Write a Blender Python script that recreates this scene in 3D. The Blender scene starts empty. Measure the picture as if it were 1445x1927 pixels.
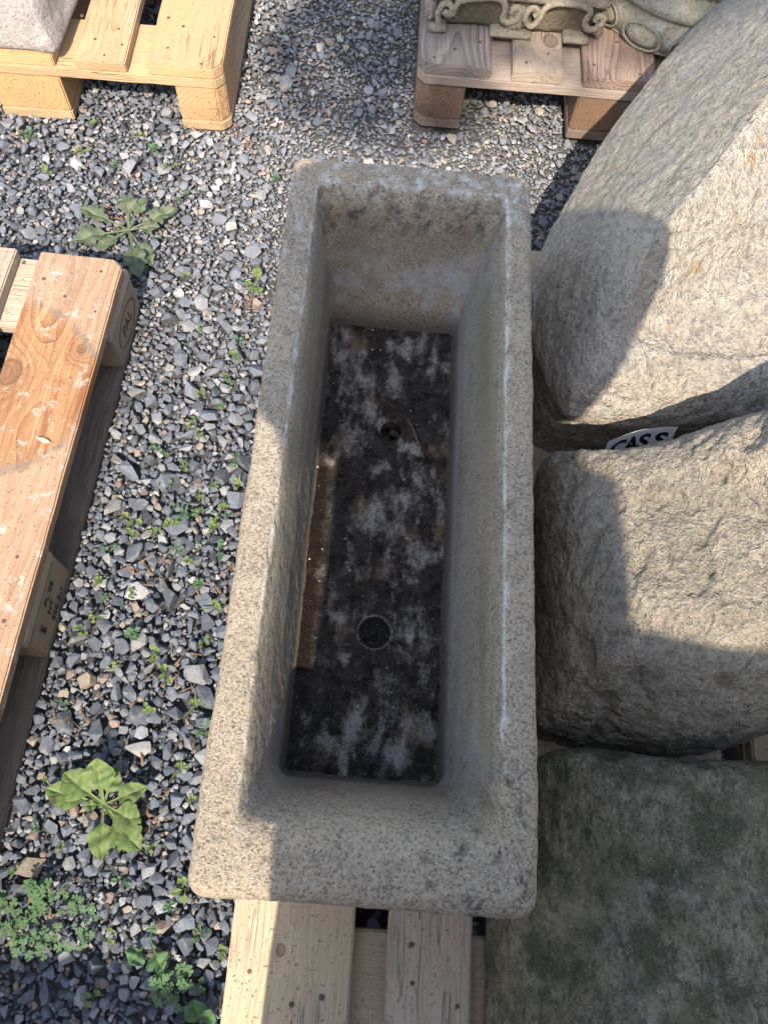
import bpy, bmesh, math, random
import numpy as np
from mathutils import Vector, Matrix
from math import radians as R, sin, cos, pi
random.seed(7); RS = np.random.RandomState(11)
S = bpy.context.scene
COL = S.collection

# ------------------------------------------------------------------ camera
TH, ROLL, HC = 0.3944, 0.1212, 1.2092            # tilt away from straight down, roll, height
rt = Vector((1, 0, 0)); up = Vector((0, cos(TH), sin(TH))); fw = Vector((0, sin(TH), -cos(TH)))
r2 = rt*cos(ROLL) + up*sin(ROLL); u2 = up*cos(ROLL) - rt*sin(ROLL)
cd = bpy.data.cameras.new('camera'); cam = bpy.data.objects.new('camera', cd); COL.objects.link(cam)
cam.matrix_world = Matrix(((r2.x, u2.x, -fw.x, 0), (r2.y, u2.y, -fw.y, 0), (r2.z, u2.z, -fw.z, HC), (0, 0, 0, 1)))
cd.sensor_fit = 'VERTICAL'; cd.sensor_height = 24; cd.lens = 1450.3/1927*24
cd.clip_start = .02; cd.clip_end = 500
S.camera = cam
# ------------------------------------------------------------------ sky, sun, exposure
SD = Vector((.0, .92, -1)).normalized()           # direction the sunlight travels
EL = math.asin(-SD.z)
w = bpy.data.worlds.new('World'); S.world = w; w.use_nodes = True
nt = w.node_tree; bg = nt.nodes['Background']
sky = nt.nodes.new('ShaderNodeTexSky'); sky.sky_type = 'NISHITA'; sky.sun_disc = False
sky.sun_elevation = EL; sky.sun_rotation = math.atan2(-SD.x, -SD.y) % (2*pi)
hz = nt.nodes.new('ShaderNodeMix'); hz.data_type = 'RGBA'; hz.inputs[0].default_value = .38      # sky mixed towards grey so the shade turns less blue
bw = nt.nodes.new('ShaderNodeRGBToBW'); nt.links.new(sky.outputs[0], bw.inputs[0]); nt.links.new(sky.outputs[0], hz.inputs[6]); nt.links.new(bw.outputs[0], hz.inputs[7])
nt.links.new(hz.outputs[2], bg.inputs[0]); bg.inputs[1].default_value = .15
sl = bpy.data.lights.new('sun', 'SUN'); sl.energy = 2.8; sl.angle = R(.6); sl.color = (1, .90, .76)
so = bpy.data.objects.new('sun', sl); COL.objects.link(so); so.rotation_euler = SD.to_track_quat('-Z', 'Y').to_euler()
so.location = (0, -4, 6)
S.view_settings.view_transform = 'Standard'; S.view_settings.look = 'None'
S.view_settings.gamma = 1; S.view_settings.exposure = 1.62

# ------------------------------------------------------------------ noise in numpy
_p = np.random.RandomState(3).permutation(256); _p = np.concatenate([_p, _p, _p])
_g = np.random.RandomState(4).normal(size=(256, 3)); _g /= np.linalg.norm(_g, axis=1)[:, None]
def pn(P):
    P = np.asarray(P, float); i = np.floor(P).astype(int); f = P - i; i &= 255
    u = f*f*f*(f*(f*6-15)+10); out = 0
    for a in (0, 1):
        for b in (0, 1):
            for c in (0, 1):
                h = _p[_p[_p[(i[:, 0]+a) & 255] + ((i[:, 1]+b) & 255)] + ((i[:, 2]+c) & 255)]
                d = (_g[h]*(f - np.array([a, b, c]))).sum(1)
                wt = (u[:, 0] if a else 1-u[:, 0])*(u[:, 1] if b else 1-u[:, 1])*(u[:, 2] if c else 1-u[:, 2])
                out = out + d*wt
    return out*1.5
def fbm(P, s, o=4, g=.5):
    P = np.asarray(P)*s; r = 0; a = 1; t = 0
    for k in range(o):
        r = r + a*pn(P*(2.03**k) + 17.3*k); t += a; a *= g
    return r/t

# ------------------------------------------------------------------ objects
def put(o, parent=None):
    COL.objects.link(o)
    if parent: o.parent = parent
    return o
def tag(o, label=None, cat=None, group=None, kind=None):
    if label: o['label'] = label
    if cat: o['category'] = cat
    if group: o['group'] = group
    if kind: o['kind'] = kind
    return o
def empty(name, loc, rz, label, cat, group=None):
    o = bpy.data.objects.new(name, None); COL.objects.link(o); o.location = loc; o.rotation_euler = (0, 0, rz)
    o.empty_display_size = .05
    return tag(o, label, cat, group)
def mesh_np(name, V, F, mat, parent=None, smooth=True, attrs=None, loc=None):
    """F: (n,4) or (n,3) int array"""
    V = np.asarray(V, np.float32); F = np.asarray(F, np.int32)
    me = bpy.data.meshes.new(name); k = F.shape[1]
    me.vertices.add(len(V)); me.vertices.foreach_set('co', V.ravel())
    me.loops.add(F.size); me.loops.foreach_set('vertex_index', F.ravel())
    me.polygons.add(len(F)); me.polygons.foreach_set('loop_start', np.arange(0, F.size, k, dtype=np.int32))
    me.polygons.foreach_set('loop_total', np.full(len(F), k, np.int32))
    me.update(calc_edges=True); me.validate()
    me.polygons.foreach_set('use_smooth', np.full(len(me.polygons), smooth))
    if attrs:
        for n, a in attrs.items():
            a = np.asarray(a, np.float32)
            if a.ndim == 1:
                at = me.attributes.new(n, 'FLOAT', 'POINT'); at.data.foreach_set('value', a)
            else:
                at = me.attributes.new(n, 'FLOAT_COLOR', 'POINT')
                at.data.foreach_set('color', np.hstack([a, np.ones((len(a), 1), np.float32)]).ravel())
    me.materials.append(mat)
    o = bpy.data.objects.new(name, me)
    if loc: o.location = loc
    return put(o, parent)
def bm_obj(name, bm, mat, parent=None, smooth=False):
    me = bpy.data.meshes.new(name); bm.normal_update(); bm.to_mesh(me); bm.free()
    me.materials.append(mat)
    for p in me.polygons: p.use_smooth = smooth
    return put(bpy.data.objects.new(name, me), parent)
def grid_faces(nv, nu, wrap=True):
    a = np.arange(nv-1)[:, None]*nu; m = nu if wrap else nu-1; j = np.arange(m)[None, :]; j2 = (j+1) % nu
    return np.stack([a+j, a+j2, a+nu+j2, a+nu+j], -1).reshape(-1, 4)

# ------------------------------------------------------------------ node helper
class NT:
    def __init__(s, name):
        s.m = bpy.data.materials.new(name); s.m.use_nodes = True; s.t = s.m.node_tree; s.n = s.t.nodes
        s.b = s.n['Principled BSDF']; s.b.inputs['Roughness'].default_value = .85
        s.b.inputs['Specular IOR Level'].default_value = .3
        s.tc = s.n.new('ShaderNodeTexCoord')
    def L(s, a, b): s.t.links.new(a, b)
    def set(s, inp, v):
        if isinstance(v, bpy.types.NodeSocket): s.L(v, inp)
        elif isinstance(v, (tuple, list)) and len(v) == 3 and inp.type == 'RGBA': inp.default_value = (*v, 1)
        else: inp.default_value = v
    def obj(s): return s.tc.outputs['Object']
    def attr(s, n, kind='GEOMETRY', out='Fac'):
        a = s.n.new('ShaderNodeAttribute'); a.attribute_type = kind; a.attribute_name = n; return a.outputs[out]
    def math(s, op, a, b=None, c=None, clamp=False):
        m = s.n.new('ShaderNodeMath'); m.operation = op; m.use_clamp = clamp; s.set(m.inputs[0], a)
        if b is not None: s.set(m.inputs[1], b)
        if c is not None: s.set(m.inputs[2], c)
        return m.outputs[0]
    def vm(s, op, a, b=None):
        m = s.n.new('ShaderNodeVectorMath'); m.operation = op; s.set(m.inputs[0], a)
        if b is not None: s.set(m.inputs[1], b)
        return m.outputs['Value'] if op in ('LENGTH', 'DISTANCE', 'DOT_PRODUCT') else m.outputs[0]
    def sep(s, v):
        m = s.n.new('ShaderNodeSeparateXYZ'); s.set(m.inputs[0], v); return m.outputs
    def comb(s, x, y, z):
        m = s.n.new('ShaderNodeCombineXYZ')
        for i, v in enumerate((x, y, z)): s.set(m.inputs[i], v)
        return m.outputs[0]
    def noise(s, sc, det=4, ro=.55, vec=None, dist=0, out='Fac'):
        m = s.n.new('ShaderNodeTexNoise'); m.inputs['Scale'].default_value = sc; m.inputs['Detail'].default_value = det
        m.inputs['Roughness'].default_value = ro; m.inputs['Distortion'].default_value = dist
        s.set(m.inputs['Vector'], vec if vec is not None else s.obj()); return m.outputs[out]
    def vor(s, sc, vec=None, feat='F1', out='Distance', rnd=1):
        m = s.n.new('ShaderNodeTexVoronoi'); m.feature = feat; m.inputs['Scale'].default_value = sc
        m.inputs['Randomness'].default_value = rnd
        s.set(m.inputs['Vector'], vec if vec is not None else s.obj()); return m.outputs[out]
    def ramp(s, f, a, b, ca=0., cb=1.):
        m = s.n.new('ShaderNodeMapRange'); m.clamp = True; s.set(m.inputs[0], f)
        m.inputs[1].default_value = a; m.inputs[2].default_value = b; m.inputs[3].default_value = ca; m.inputs[4].default_value = cb
        return m.outputs[0]
    def mix(s, f, a, b, mode='MIX'):
        m = s.n.new('ShaderNodeMix'); m.data_type = 'RGBA'; m.blend_type = mode; m.clamp_factor = True
        s.set(m.inputs[0], f); s.set(m.inputs[6], a); s.set(m.inputs[7], b); return m.outputs[2]
    def bump(s, h, dist=.002, strength=1., prev=None):
        m = s.n.new('ShaderNodeBump'); m.inputs['Distance'].default_value = dist; m.inputs['Strength'].default_value = strength
        s.set(m.inputs['Height'], h)
        if prev is not None: s.L(prev, m.inputs['Normal'])
        return m.outputs[0]
    def done(s, col, nrm=None, rough=None):
        s.set(s.b.inputs['Base Color'], col)
        if nrm is not None: s.L(nrm, s.b.inputs['Normal'])
        if rough is not None: s.set(s.b.inputs['Roughness'], rough)
        return s.m

def wood(name, light, dark, axis='y', freq=230, ring=.55, grey=(.33, .31, .29), greyamt=.3, knots=(), marks=None, speck=.5, crack=.45):
    n = NT(name); o = n.obj(); x, y, z = n.sep(o)[:3]
    u, v = (x, y) if axis == 'y' else (y, x)
    rnd = n.n.new('ShaderNodeObjectInfo').outputs['Random']
    ro = n.math('MULTIPLY', rnd, 9.)
    q = n.comb(n.math('MULTIPLY', u, 5.), n.math('ADD', n.math('MULTIPLY', v, 1.4), ro), n.math('MULTIPLY', z, 5.))
    nl = n.noise(1.6, 2, .5, q, out='Color'); nr, ng, nb = n.sep(nl)[:3]
    cu = n.attr('cu', 'OBJECT'); cz = n.attr('cz', 'OBJECT')
    du = n.math('ADD', n.math('SUBTRACT', u, cu), n.math('MULTIPLY', n.math('SUBTRACT', nr, .5), .09))
    dz = n.math('ADD', n.math('SUBTRACT', z, cz), n.math('MULTIPLY', n.math('SUBTRACT', ng, .5), .05))
    r = n.math('SQRT', n.math('ADD', n.math('MULTIPLY', du, du), n.math('MULTIPLY', dz, dz)))
    kn = None
    for (ku, kv, kr) in knots:
        d = n.vm('LENGTH', n.comb(n.math('SUBTRACT', u, ku), n.math('MULTIPLY', n.math('SUBTRACT', v, kv), .8), 0))
        g = n.ramp(d, kr*.3, kr*4.5, 1, 0); g = n.math('MULTIPLY', g, g)
        r = n.math('ADD', r, n.math('MULTIPLY', g, .035))
        core = n.math('MULTIPLY', n.ramp(d, kr*.85, kr*1.02, 1, 0), n.ramp(d, kr*.7, kr*.95, .45, 1.))
        kn = core if kn is None else n.math('MAXIMUM', kn, core)
    w_ = n.math('FRACT', n.math('MULTIPLY', r, float(freq)))
    w_ = n.math('POWER', w_, 1.7)
    band = n.noise(1, 2, .5, n.comb(n.math('MULTIPLY', r, freq*.6), ro, 3.3))
    w_ = n.math('MULTIPLY', w_, n.ramp(w_, .96, 1., 1, .4))
    fine = n.noise(1, 3, .6, n.comb(n.math('MULTIPLY', u, 420.), n.math('ADD', n.math('MULTIPLY', v, 14.), ro), n.math('MULTIPLY', z, 420.)))
    amp = n.math('MULTIPLY', n.ramp(nb, .3, .7, ring*.8, min(1., ring*1.5)), n.ramp(band, .3, .65, .45, 1.2))
    c = n.mix(n.math('MULTIPLY', w_, amp), light, dark)
    c = n.mix(n.ramp(fine, .38, .68, 0, .5), c, dark)
    blot = n.noise(7, 5, .6, n.comb(u, n.math('ADD', n.math('MULTIPLY', v, .5), ro), z))
    c = n.mix(n.ramp(blot, .5, .7, 0, greyamt), c, grey)
    c = n.mix(n.ramp(n.noise(1, 0, .5, n.comb(ro, 1.7, 4.2)), .3, .7, 0, .3), c, n.mix(.5, dark, grey))
    ck = n.noise(1, 3, .6, n.comb(n.math('MULTIPLY', u, 38.), n.math('ADD', n.math('MULTIPLY', v, 1.6), ro), n.math('MULTIPLY', z, 38.))); ck = n.math('ABSOLUTE', n.math('SUBTRACT', ck, .5)); gate = n.ramp(n.noise(6, 2, .5, n.comb(u, n.math('ADD', v, ro), z)), .52, .60); ck = n.math('MULTIPLY', n.ramp(ck, .004, .011, 1, 0), gate)
    c = n.mix(n.math('MULTIPLY', ck, crack), c, (.07, .045, .03))
    sp = n.noise(260, 2, .5); c = n.mix(n.ramp(sp, .66, .74, 0, speck), c, (.09, .07, .055))
    sp2 = n.noise(150, 2, .6); c = n.mix(n.ramp(sp2, .68, .78, 0, speck*.6), c, (.62, .57, .50))
    if kn is not None: c = n.mix(kn, c, (.10, .055, .035))
    if marks: c = marks(n, c, u, v, z)
    h = n.math('SUBTRACT', n.math('MULTIPLY', fine, .6), n.math('MULTIPLY', w_, .4))
    h = n.math('SUBTRACT', h, n.ramp(sp, .64, .74, 0, .6)); h = n.math('SUBTRACT', h, ck)
    return n.done(c, n.bump(h, .0018, 1), .8)

# ------------------------------------------------------------------ ground
def gravel_ground():
    n = NT('ground_grit'); o = n.obj()
    big = n.noise(3, 4, .6); f = n.noise(140, 5, .7); v = n.vor(75, out='Color'); vr = n.sep(v)[0]; vd = n.vor(75)
    far = n.mix(n.ramp(vr, 0, 1), (.07, .075, .09), (.22, .22, .23))
    c = n.mix(n.ramp(f, .35, .7), (.055, .055, .06), (.17, .17, .172)); c = n.mix(n.ramp(big, .4, .7, 0, .6), c, (.05, .045, .045))
    ox_, oy_ = n.sep(o)[:2]; d = n.math('ADD', n.math('MAXIMUM', n.math('SUBTRACT', n.math('ABSOLUTE', ox_), 1.15), n.math('SUBTRACT', n.math('ABSOLUTE', n.math('SUBTRACT', oy_, .85)), 1.40)), 1.9)
    yy = n.sep(o)[1]; xx = n.sep(o)[0]; c = n.mix(n.math('MULTIPLY', n.ramp(yy, .6, 1.3), n.ramp(xx, -.6, -.45)), c, n.mix(n.ramp(f, .35, .7), (.07, .065, .06), (.20, .19, .18)))
    c = n.mix(n.ramp(d, 1.84, 1.92), c, far)
    h = n.mix(n.ramp(d, 1.84, 1.92), f, n.math('SUBTRACT', 1., vd))
    return n.done(c, n.bump(h, .008, 1), .95)
bm = bmesh.new()
xs = sorted(set([-60, -20, -8, -4] + [round(-2.4+.2*i, 3) for i in range(25)] + [4, 8, 20, 60]))
g = [[bm.verts.new((x, y+.8, -.014 + (0 if max(abs(x), abs(y)) > 2.5 else random.uniform(-.003, .003)))) for x in xs] for y in xs]
for i in range(len(xs)-1):
    for j in range(len(xs)-1): bm.faces.new((g[i][j], g[i][j+1], g[i+1][j+1], g[i+1][j]))
tag(bm_obj('ground', bm, gravel_ground(), smooth=True), kind='structure')

YAW = .0179; LZ = -.022
ox = -.4990 - (.8*cos(YAW) - 1.2*sin(YAW)); oy = .8634 - (.8*sin(YAW) + 1.2*cos(YAW))      # near left corner of the left pallet
def gravel():
    protos = []
    for k in range(56):
        bm = bmesh.new(); npt = random.choice((9, 11, 13, 16, 20))
        for i in range(npt):
            v = Vector((random.gauss(0, 1), random.gauss(0, 1), random.gauss(0, 1))).normalized()
            e = random.uniform(.82, 1.05); bm.verts.new((v.x*e, v.y*e, v.z*e))
        bmesh.ops.convex_hull(bm, input=bm.verts[:])
        bmesh.ops.triangulate(bm, faces=bm.faces[:])
        for v in [v for v in bm.verts if not v.link_faces]: bm.verts.remove(v)
        bm.verts.index_update()
        V = np.array([v.co[:] for v in bm.verts]); F = np.array([[v.index for v in f.verts] for f in bm.faces]); bm.free()
        V *= np.array([1, random.uniform(.58, .95), random.uniform(.38, .7)]); protos.append((V, F))
    X0, X1, Y0, Y1, RES = -1.2, 1.2, -.6, 2.3, .0015
    occ = np.zeros((int((Y1-Y0)/RES), int((X1-X0)/RES)), bool)
    discs = {}
    def disc(k):
        if k not in discs:
            yy, xx = np.mgrid[-k:k+1, -k:k+1]; discs[k] = xx*xx+yy*yy <= k*k+.3
        return discs[k]
    place = []
    feet = []
    for (ax, ay, yw) in ((-.1128, -.2605, .0457), (ox, oy, YAW), (-.4180 - .8*cos(.0652), 1.3293 - .8*sin(.0652), .0652), (-.0391, 1.3942, .0516)):
        feet.append((ax, ay, cos(yw), sin(yw)))
    def on_board(x, y, r):
        for ax, ay, c, s_ in feet:
            u = (x-ax)*c+(y-ay)*s_; v = -(x-ax)*s_+(y-ay)*c
            if -r*.8 < v < 1.2+r*.8:
                for a, b in ((0, .1), (.3275, .4725), (.7, .8)):
                    if a-r*.75 < u < b+r*.75: return True
        return False
    def vis(x, y):       # area the photograph sees well
        if x > -.06 and y < .93: return False
        if y < -.36 or x < -1.1 - .0*y: return False
        return x > -.45 - .36*(y+.3) - .12 and x < .95
    def hidden(x, y):
        return x > -.06 and y < .9
    def layer(n, r0, r1, ov, lo, prob=None):
        xs = RS.uniform(X0, X1, n); ys = RS.uniform(Y0, Y1, n); u = RS.uniform(size=n)**1.8
        for x, y, a in zip(xs, ys, u):
            if hidden(x, y) and RS.uniform() < .8: continue
            t = min(max((y-.55)/.5, 0), 1); sc = 1.08 - .42*t
            if x < -.3: sc = 1.08 - .25*t
            r = (r0 + (r1-r0)*a)*sc
            if not vis(x, y): r *= 1.25
            if on_board(x, y, r): continue
            k = max(1, int(r*.8/RES)); i = int((y-Y0)/RES); j = int((x-X0)/RES)
            if i-k < 0 or j-k < 0 or i+k+1 > occ.shape[0] or j+k+1 > occ.shape[1]: continue
            s = occ[i-k:i+k+1, j-k:j+k+1]; d = disc(k)
            if (s & d).sum() > ov*d.sum(): continue
            s |= d; place.append((x, y, r, lo))
    layer(3600, .0130, .0225, .05, .004)
    layer(26000, .0080, .0135, .12, .002)
    layer(90000, .0052, .0088, .20, 0)
    layer(170000, .0032, .0056, .30, -.003)
    layer(120000, .0022, .0034, .38, -.004)
    P = np.array(place); N = len(P); pal = RS.uniform(size=N)
    Vs, Fs, Cs = [], [], []; base = 0
    slate = np.array([.105, .12, .15]); granite = np.array([.30, .30, .30]); tan = np.array([.24, .20, .155]); pink = np.array([.22, .165, .14])
    zoneN = fbm(np.c_[P[:, 0], P[:, 1], np.zeros(N)], 3.2, 3)
    for i in range(N):
        x, y, r, lo = P[i]; V, F = protos[RS.randint(56)]
        V = V*np.array([1, 1, RS.uniform(.75, 1.15)])*r*1.08
        a = RS.uniform(0, 2*pi); tl = RS.normal(0, .30, 2)
        M = np.array(Matrix.Rotation(a, 3, 'Z') @ Matrix.Rotation(tl[0], 3, 'X') @ Matrix.Rotation(tl[1], 3, 'Y'))
        V = V @ M.T
        z = lo + RS.uniform(-.004, .003) - .001
        Vs.append(V + np.array([x, y, z])); Fs.append(F+base); base += len(V)
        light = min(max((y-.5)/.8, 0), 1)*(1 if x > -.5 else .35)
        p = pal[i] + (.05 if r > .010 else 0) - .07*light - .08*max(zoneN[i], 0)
        b = RS.uniform(.66, 1.28)
        if p < .025: c = pink*b
        elif p < .075: c = tan*b
        elif p < .175: c = granite*RS.uniform(.65, 1.1)
        elif p < .36: c = (slate*.5+granite*.5)*b
        else: c = slate*b
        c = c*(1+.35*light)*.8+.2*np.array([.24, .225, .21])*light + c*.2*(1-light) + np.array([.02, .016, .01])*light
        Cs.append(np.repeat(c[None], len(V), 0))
    n = NT('gravel_stone'); c = n.attr('col', out='Color')
    f = n.noise(420, 4, .7); g2 = n.noise(90, 3, .6); dust = n.noise(1500, 2, .6)
    c = n.mix(1., c, n.mix(n.ramp(f, .3, .7), (.62, .62, .64), (1.35, 1.33, 1.3)), 'MULTIPLY')
    c = n.mix(n.ramp(g2, .52, .7, 0, .45), c, (.26, .25, .245))
    c = n.mix(n.ramp(dust, .6, .7, 0, .4), c, (.34, .335, .33))
    m = n.done(c, n.bump(f, .0012, .8), .75)
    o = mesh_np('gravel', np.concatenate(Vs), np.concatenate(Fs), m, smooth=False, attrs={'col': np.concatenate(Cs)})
    tag(o, 'loose blue grey slate gravel covering the yard', kind='stuff')
gravel()

# ------------------------------------------------------------------ pallets
D = [(0, .145), (.18625, .28625), (.3275, .4725), (.51375, .61375), (.655, .8)]
def slab(name, pts, z0, z1, mat, parent, cu, cz, bev=.0025, jit=.0006, axis='y'):
    """prism from a plan outline, finely cut along its length so its edges waver"""
    bm = bmesh.new()
    vs = [bm.verts.new((x, y, z0)) for x, y in pts]; f = bm.faces.new(vs)
    if f.normal.z > 0: f.normal_flip()
    r = bmesh.ops.extrude_face_region(bm, geom=[f]); tv = [v for v in r['geom'] if isinstance(v, bmesh.types.BMVert)]
    bmesh.ops.translate(bm, vec=(0, 0, z1-z0), verts=tv)
    bmesh.ops.recalc_face_normals(bm, faces=bm.faces)
    bmesh.ops.bevel(bm, geom=bm.edges[:], offset=bev, segments=2, affect='EDGES')
    ax = 1 if axis == 'y' else 0
    lo = min(p[ax] for p in pts); hi = max(p[ax] for p in pts); n = int((hi-lo)/.02)
    for i in range(1, n):
        c = [0, 0, 0]; c[ax] = lo+(hi-lo)*i/n; nn = [0, 0, 0]; nn[ax] = 1
        bmesh.ops.bisect_plane(bm, geom=bm.verts[:]+bm.edges[:]+bm.faces[:], plane_co=c, plane_no=nn)
    V = np.array([v.co[:] for v in bm.verts])
    sd = random.uniform(0, 90)
    dx = fbm(V+sd, 14, 3); dy = fbm(V+sd+31, 14, 3); dz = fbm(V+sd+57, 9, 3)
    for v, a, b, c in zip(bm.verts, dx, dy, dz): v.co += Vector((a, b, c*.8))*jit*3
    o = bm_obj(name, bm, mat, parent); o['cu'] = cu; o['cz'] = cz
    return o
def cham(x0, x1, y0, y1, cl=0, cr=0):
    c = .017; p = []
    if cl & 1: p += [(x0, y0+c), (x0+c, y0)]
    else: p += [(x0, y0)]
    if cr & 1: p += [(x1-c, y0), (x1, y0+c)]
    else: p += [(x1, y0)]
    if cr & 2: p += [(x1, y1-c), (x1-c, y1)]
    else: p += [(x1, y1)]
    if cl & 2: p += [(x0+c, y1), (x0, y1-c)]
    else: p += [(x0, y1)]
    return p
def nail_mesh():
    bm = bmesh.new(); bmesh.ops.create_cone(bm, cap_ends=True, segments=12, radius1=.0034, radius2=.0028, depth=.0016)
    me = bpy.data.meshes.new('nail'); bm.to_mesh(me); bm.free(); return me
NT_ = NT('rusty_nail'); NAIL = NT_.done(NT_.mix(NT_.noise(500), (.05, .035, .03), (.16, .10, .07)), rough=.6); NAIL_ME = nail_mesh(); NAIL_ME.materials.append(NAIL)
def pallet(name, loc, rz, label, M, nails=(), group='wooden pallets lying on the gravel', skip=()):
    """local frame: x 0-.8 across, y 0-1.2 along; M: dict of materials"""
    t = empty(name, loc, rz, label, 'pallet', group); boards = []
    for i, (a, b) in enumerate(D):
        m = M['deck'][i % len(M['deck'])]
        o = slab('deck_board', cham(a, b, random.uniform(-.001, .002), 1.2, 3 if i == 0 else 0, 3 if i == 4 else 0), .1225, .1445, m, t, (a+b)/2+random.uniform(-.03, .03), random.choice((.02, .05, .24, .21)))
        boards.append(o)
    for y0 in (0, .5275, 1.055):
        slab('cross_board', [(0.017 if y0 == 0 else 0, y0), (.783 if y0 == 0 else .8, y0), (.8, y0+.017), (.8, y0+.145), (0, y0+.145), (0, y0+.017)], .1005, .122, M['cross'], t, y0+random.uniform(.0, .14), .2, axis='x')
        for j, (a, b) in enumerate(((0, .1), (.3275, .4725), (.7, .8))):
            c = 0 if y0 else 1
            slab('block', cham(a+.0005, b-.0005, y0+.0015, y0+.1435, c if j == 0 else 0, c if j == 2 else 0), .0225, .100, M['block'], t, (a+b)/2+random.uniform(-.02, .02), .055+random.uniform(-.02, .02), bev=.003)
    for j, (a, b) in enumerate(((0, .1), (.3275, .4725), (.7, .8))):
        slab('bottom_board', cham(a, b, 0, 1.2, 3 if j == 0 else 0, 3 if j == 2 else 0), .0, .022, M['bottom'], t, (a+b)/2, .12)
    for (x, y, bi) in nails:
        par = boards[bi]
        o = bpy.data.objects.new('nail', NAIL_ME); put(o, par); o.location = (x, y, .1447); o.rotation_euler = (random.uniform(-.1, .1), random.uniform(-.1, .1), 0)
        o.scale = (random.uniform(.8, 1.15),)*3
    return t, boards

# main pallet: pale sawn pine
pale = ((.56, .44, .28), (.38, .25, .135))
Mmain = dict(deck=[wood('pine_pale', pale[0], pale[1], greyamt=.35, knots=((.06, .12, .006), (.242, .02, .007)), ring=.3),
                   wood('pine_greyed', (0.475, 0.38, 0.285), (0.323, 0.218, 0.142), greyamt=.6, ring=.35, knots=((.045, .05, .006),))],
             cross=wood('pine_pale_cross', (0.476, 0.365, 0.255), (0.374, 0.246, 0.153), 'x', ring=.35),
             block=wood('pine_block', (.45, .33, .22), (.3, .19, .12)), bottom=wood('pine_bottom', (.35, .28, .21), (.22, .16, .11)))
pallet('pallet', (-.1128, -.2605, .0211), .0457, 'pale pine pallet carrying the long trough and the three rough boulders', Mmain,
       nails=[(.026, .096, 0), (.079, .066, 0), (.113, .075, 0), (.217, .095, 1), (.271, .075, 1), (.214, .135, 1), (.591, .386, 3), (.396, .793, 2), (.36, .05, 2)])

# left pallet: weathered, resin streaked, only its right edge is in the picture
def left_marks(n, c, u, v, z):
    # grey arc stain left by something round that stood on the board
    d = n.vm('LENGTH', n.comb(n.math('SUBTRACT', u, -.142+.8), n.math('SUBTRACT', v, -.27+1.2), 0))
    d = n.math('ADD', d, n.math('MULTIPLY', n.math('SUBTRACT', n.noise(14, 4), .5), .05))
    inside = n.ramp(d, .148, .166, 1, 0)
    rg = n.math('MULTIPLY', n.ramp(d, .147, .153), n.ramp(d, .157, .164, 1, 0))
    c2 = n.mix(n.math('MULTIPLY', inside, .7), c, n.mix(1., c, (1.05, .93, .72), 'MULTIPLY'))
    st2 = n.noise(1, 4, .6, n.comb(n.math('MULTIPLY', u, 60.), n.math('MULTIPLY', v, 5.), 1.)); c2 = n.mix(n.ramp(st2, .5, .68, 0, .7), c2, (.23, .085, .035)); c2 = n.mix(n.ramp(st2, .42, .3, 0, .5), c2, (.56, .40, .22))
    c2 = n.mix(n.math('MULTIPLY', n.math('SUBTRACT', 1., inside), .30), c2, (.42, .33, .24))
    c2 = n.mix(n.math('MULTIPLY', n.math('MULTIPLY', rg, .5), n.ramp(n.noise(22, 3), .4, .55)), c2, (.16, .14, .12))
    fl = n.noise(34, 6, .7, dist=.4); sp = n.noise(220, 2)
    c2 = n.mix(n.math('MULTIPLY', n.ramp(fl, .56, .66), n.ramp(sp, .4, .6, .2, .75)), c2, (.60, .55, .52))
    return c2
Mleft = dict(deck=[wood('pine_grey_old', (.50, .40, .29), (.30, .2, .13), greyamt=.5, knots=((.56, 1.15, .008),)),
                   wood('pine_grey_old_b', (.48, .38, .27), (.30, .2, .13), greyamt=.5)]*2 +
             [wood('pine_resin', (.40, .245, .13), (.20, .08, .035), freq=150, ring=.8, greyamt=.18, knots=((.669, .955, .022), (.773, 1.012, .0085)), marks=left_marks, speck=.3)],
             cross=wood('pine_old_cross', (.52, .42, .31), (.36, .25, .17), 'x', greyamt=.4, ring=.3),
             block=wood('pressed_block', (.34, .25, .17), (.22, .15, .10), ring=.25, freq=120, crack=0.), bottom=wood('pine_dark_bottom', (.24, .20, .16), (.11, .09, .07), greyamt=.3, grey=(.13, .12, .10)))
YAW = .0179; LZ = -.022
ox = -.4990 - (.8*cos(YAW) - 1.2*sin(YAW)); oy = .8634 - (.8*sin(YAW) + 1.2*cos(YAW))
Lp, _ = pallet('pallet', (ox, oy, LZ), YAW, 'weathered orange grained pallet cut off by the left edge of the photo', Mleft,
       nails=[(.8-.124, 1.2-.058, 4), (.8-.08, 1.2-.089, 4), (.8-.033, 1.2-.03, 4), (.8-.023, 1.2-.113, 4), (.8-.033, 1.2-.551, 4), (.8-.025, 1.2-.646, 4), (.8-.18, 1.2-.031, 3), (.8-.09, 1.2-.6, 4)])

# upper left pallet: fresh yellow pine
def glue_marks(n, c, u, v, z):
    f = n.noise(26, 4, .6); return n.mix(n.math('MULTIPLY', n.ramp(f, .66, .70), n.ramp(v, .0, .07, .9, 0)), c, (.27, .26, .26))
Mtl = dict(deck=[wood('pine_yellow', (.52, .325, .155), (0.426, 0.246, 0.098), greyamt=.12, ring=.3, marks=glue_marks), wood('pine_yellow_b', (0.541, 0.361, 0.189), (0.344, 0.197, 0.09), greyamt=.2, ring=.55, marks=glue_marks)],
           cross=wood('pine_yellow_cross', (.54, .36, .185), (0.448, 0.28, 0.128), 'x', greyamt=.08, ring=.3),
           block=wood('pine_yellow_block', (.52, .32, .15), (0.41, 0.213, 0.082), freq=110, ring=.6, greyamt=.1), bottom=wood('pine_yellow_bottom', (0.541, 0.385, 0.221), (0.377, 0.23, 0.107), greyamt=.12))
Y2 = .0652
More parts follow.
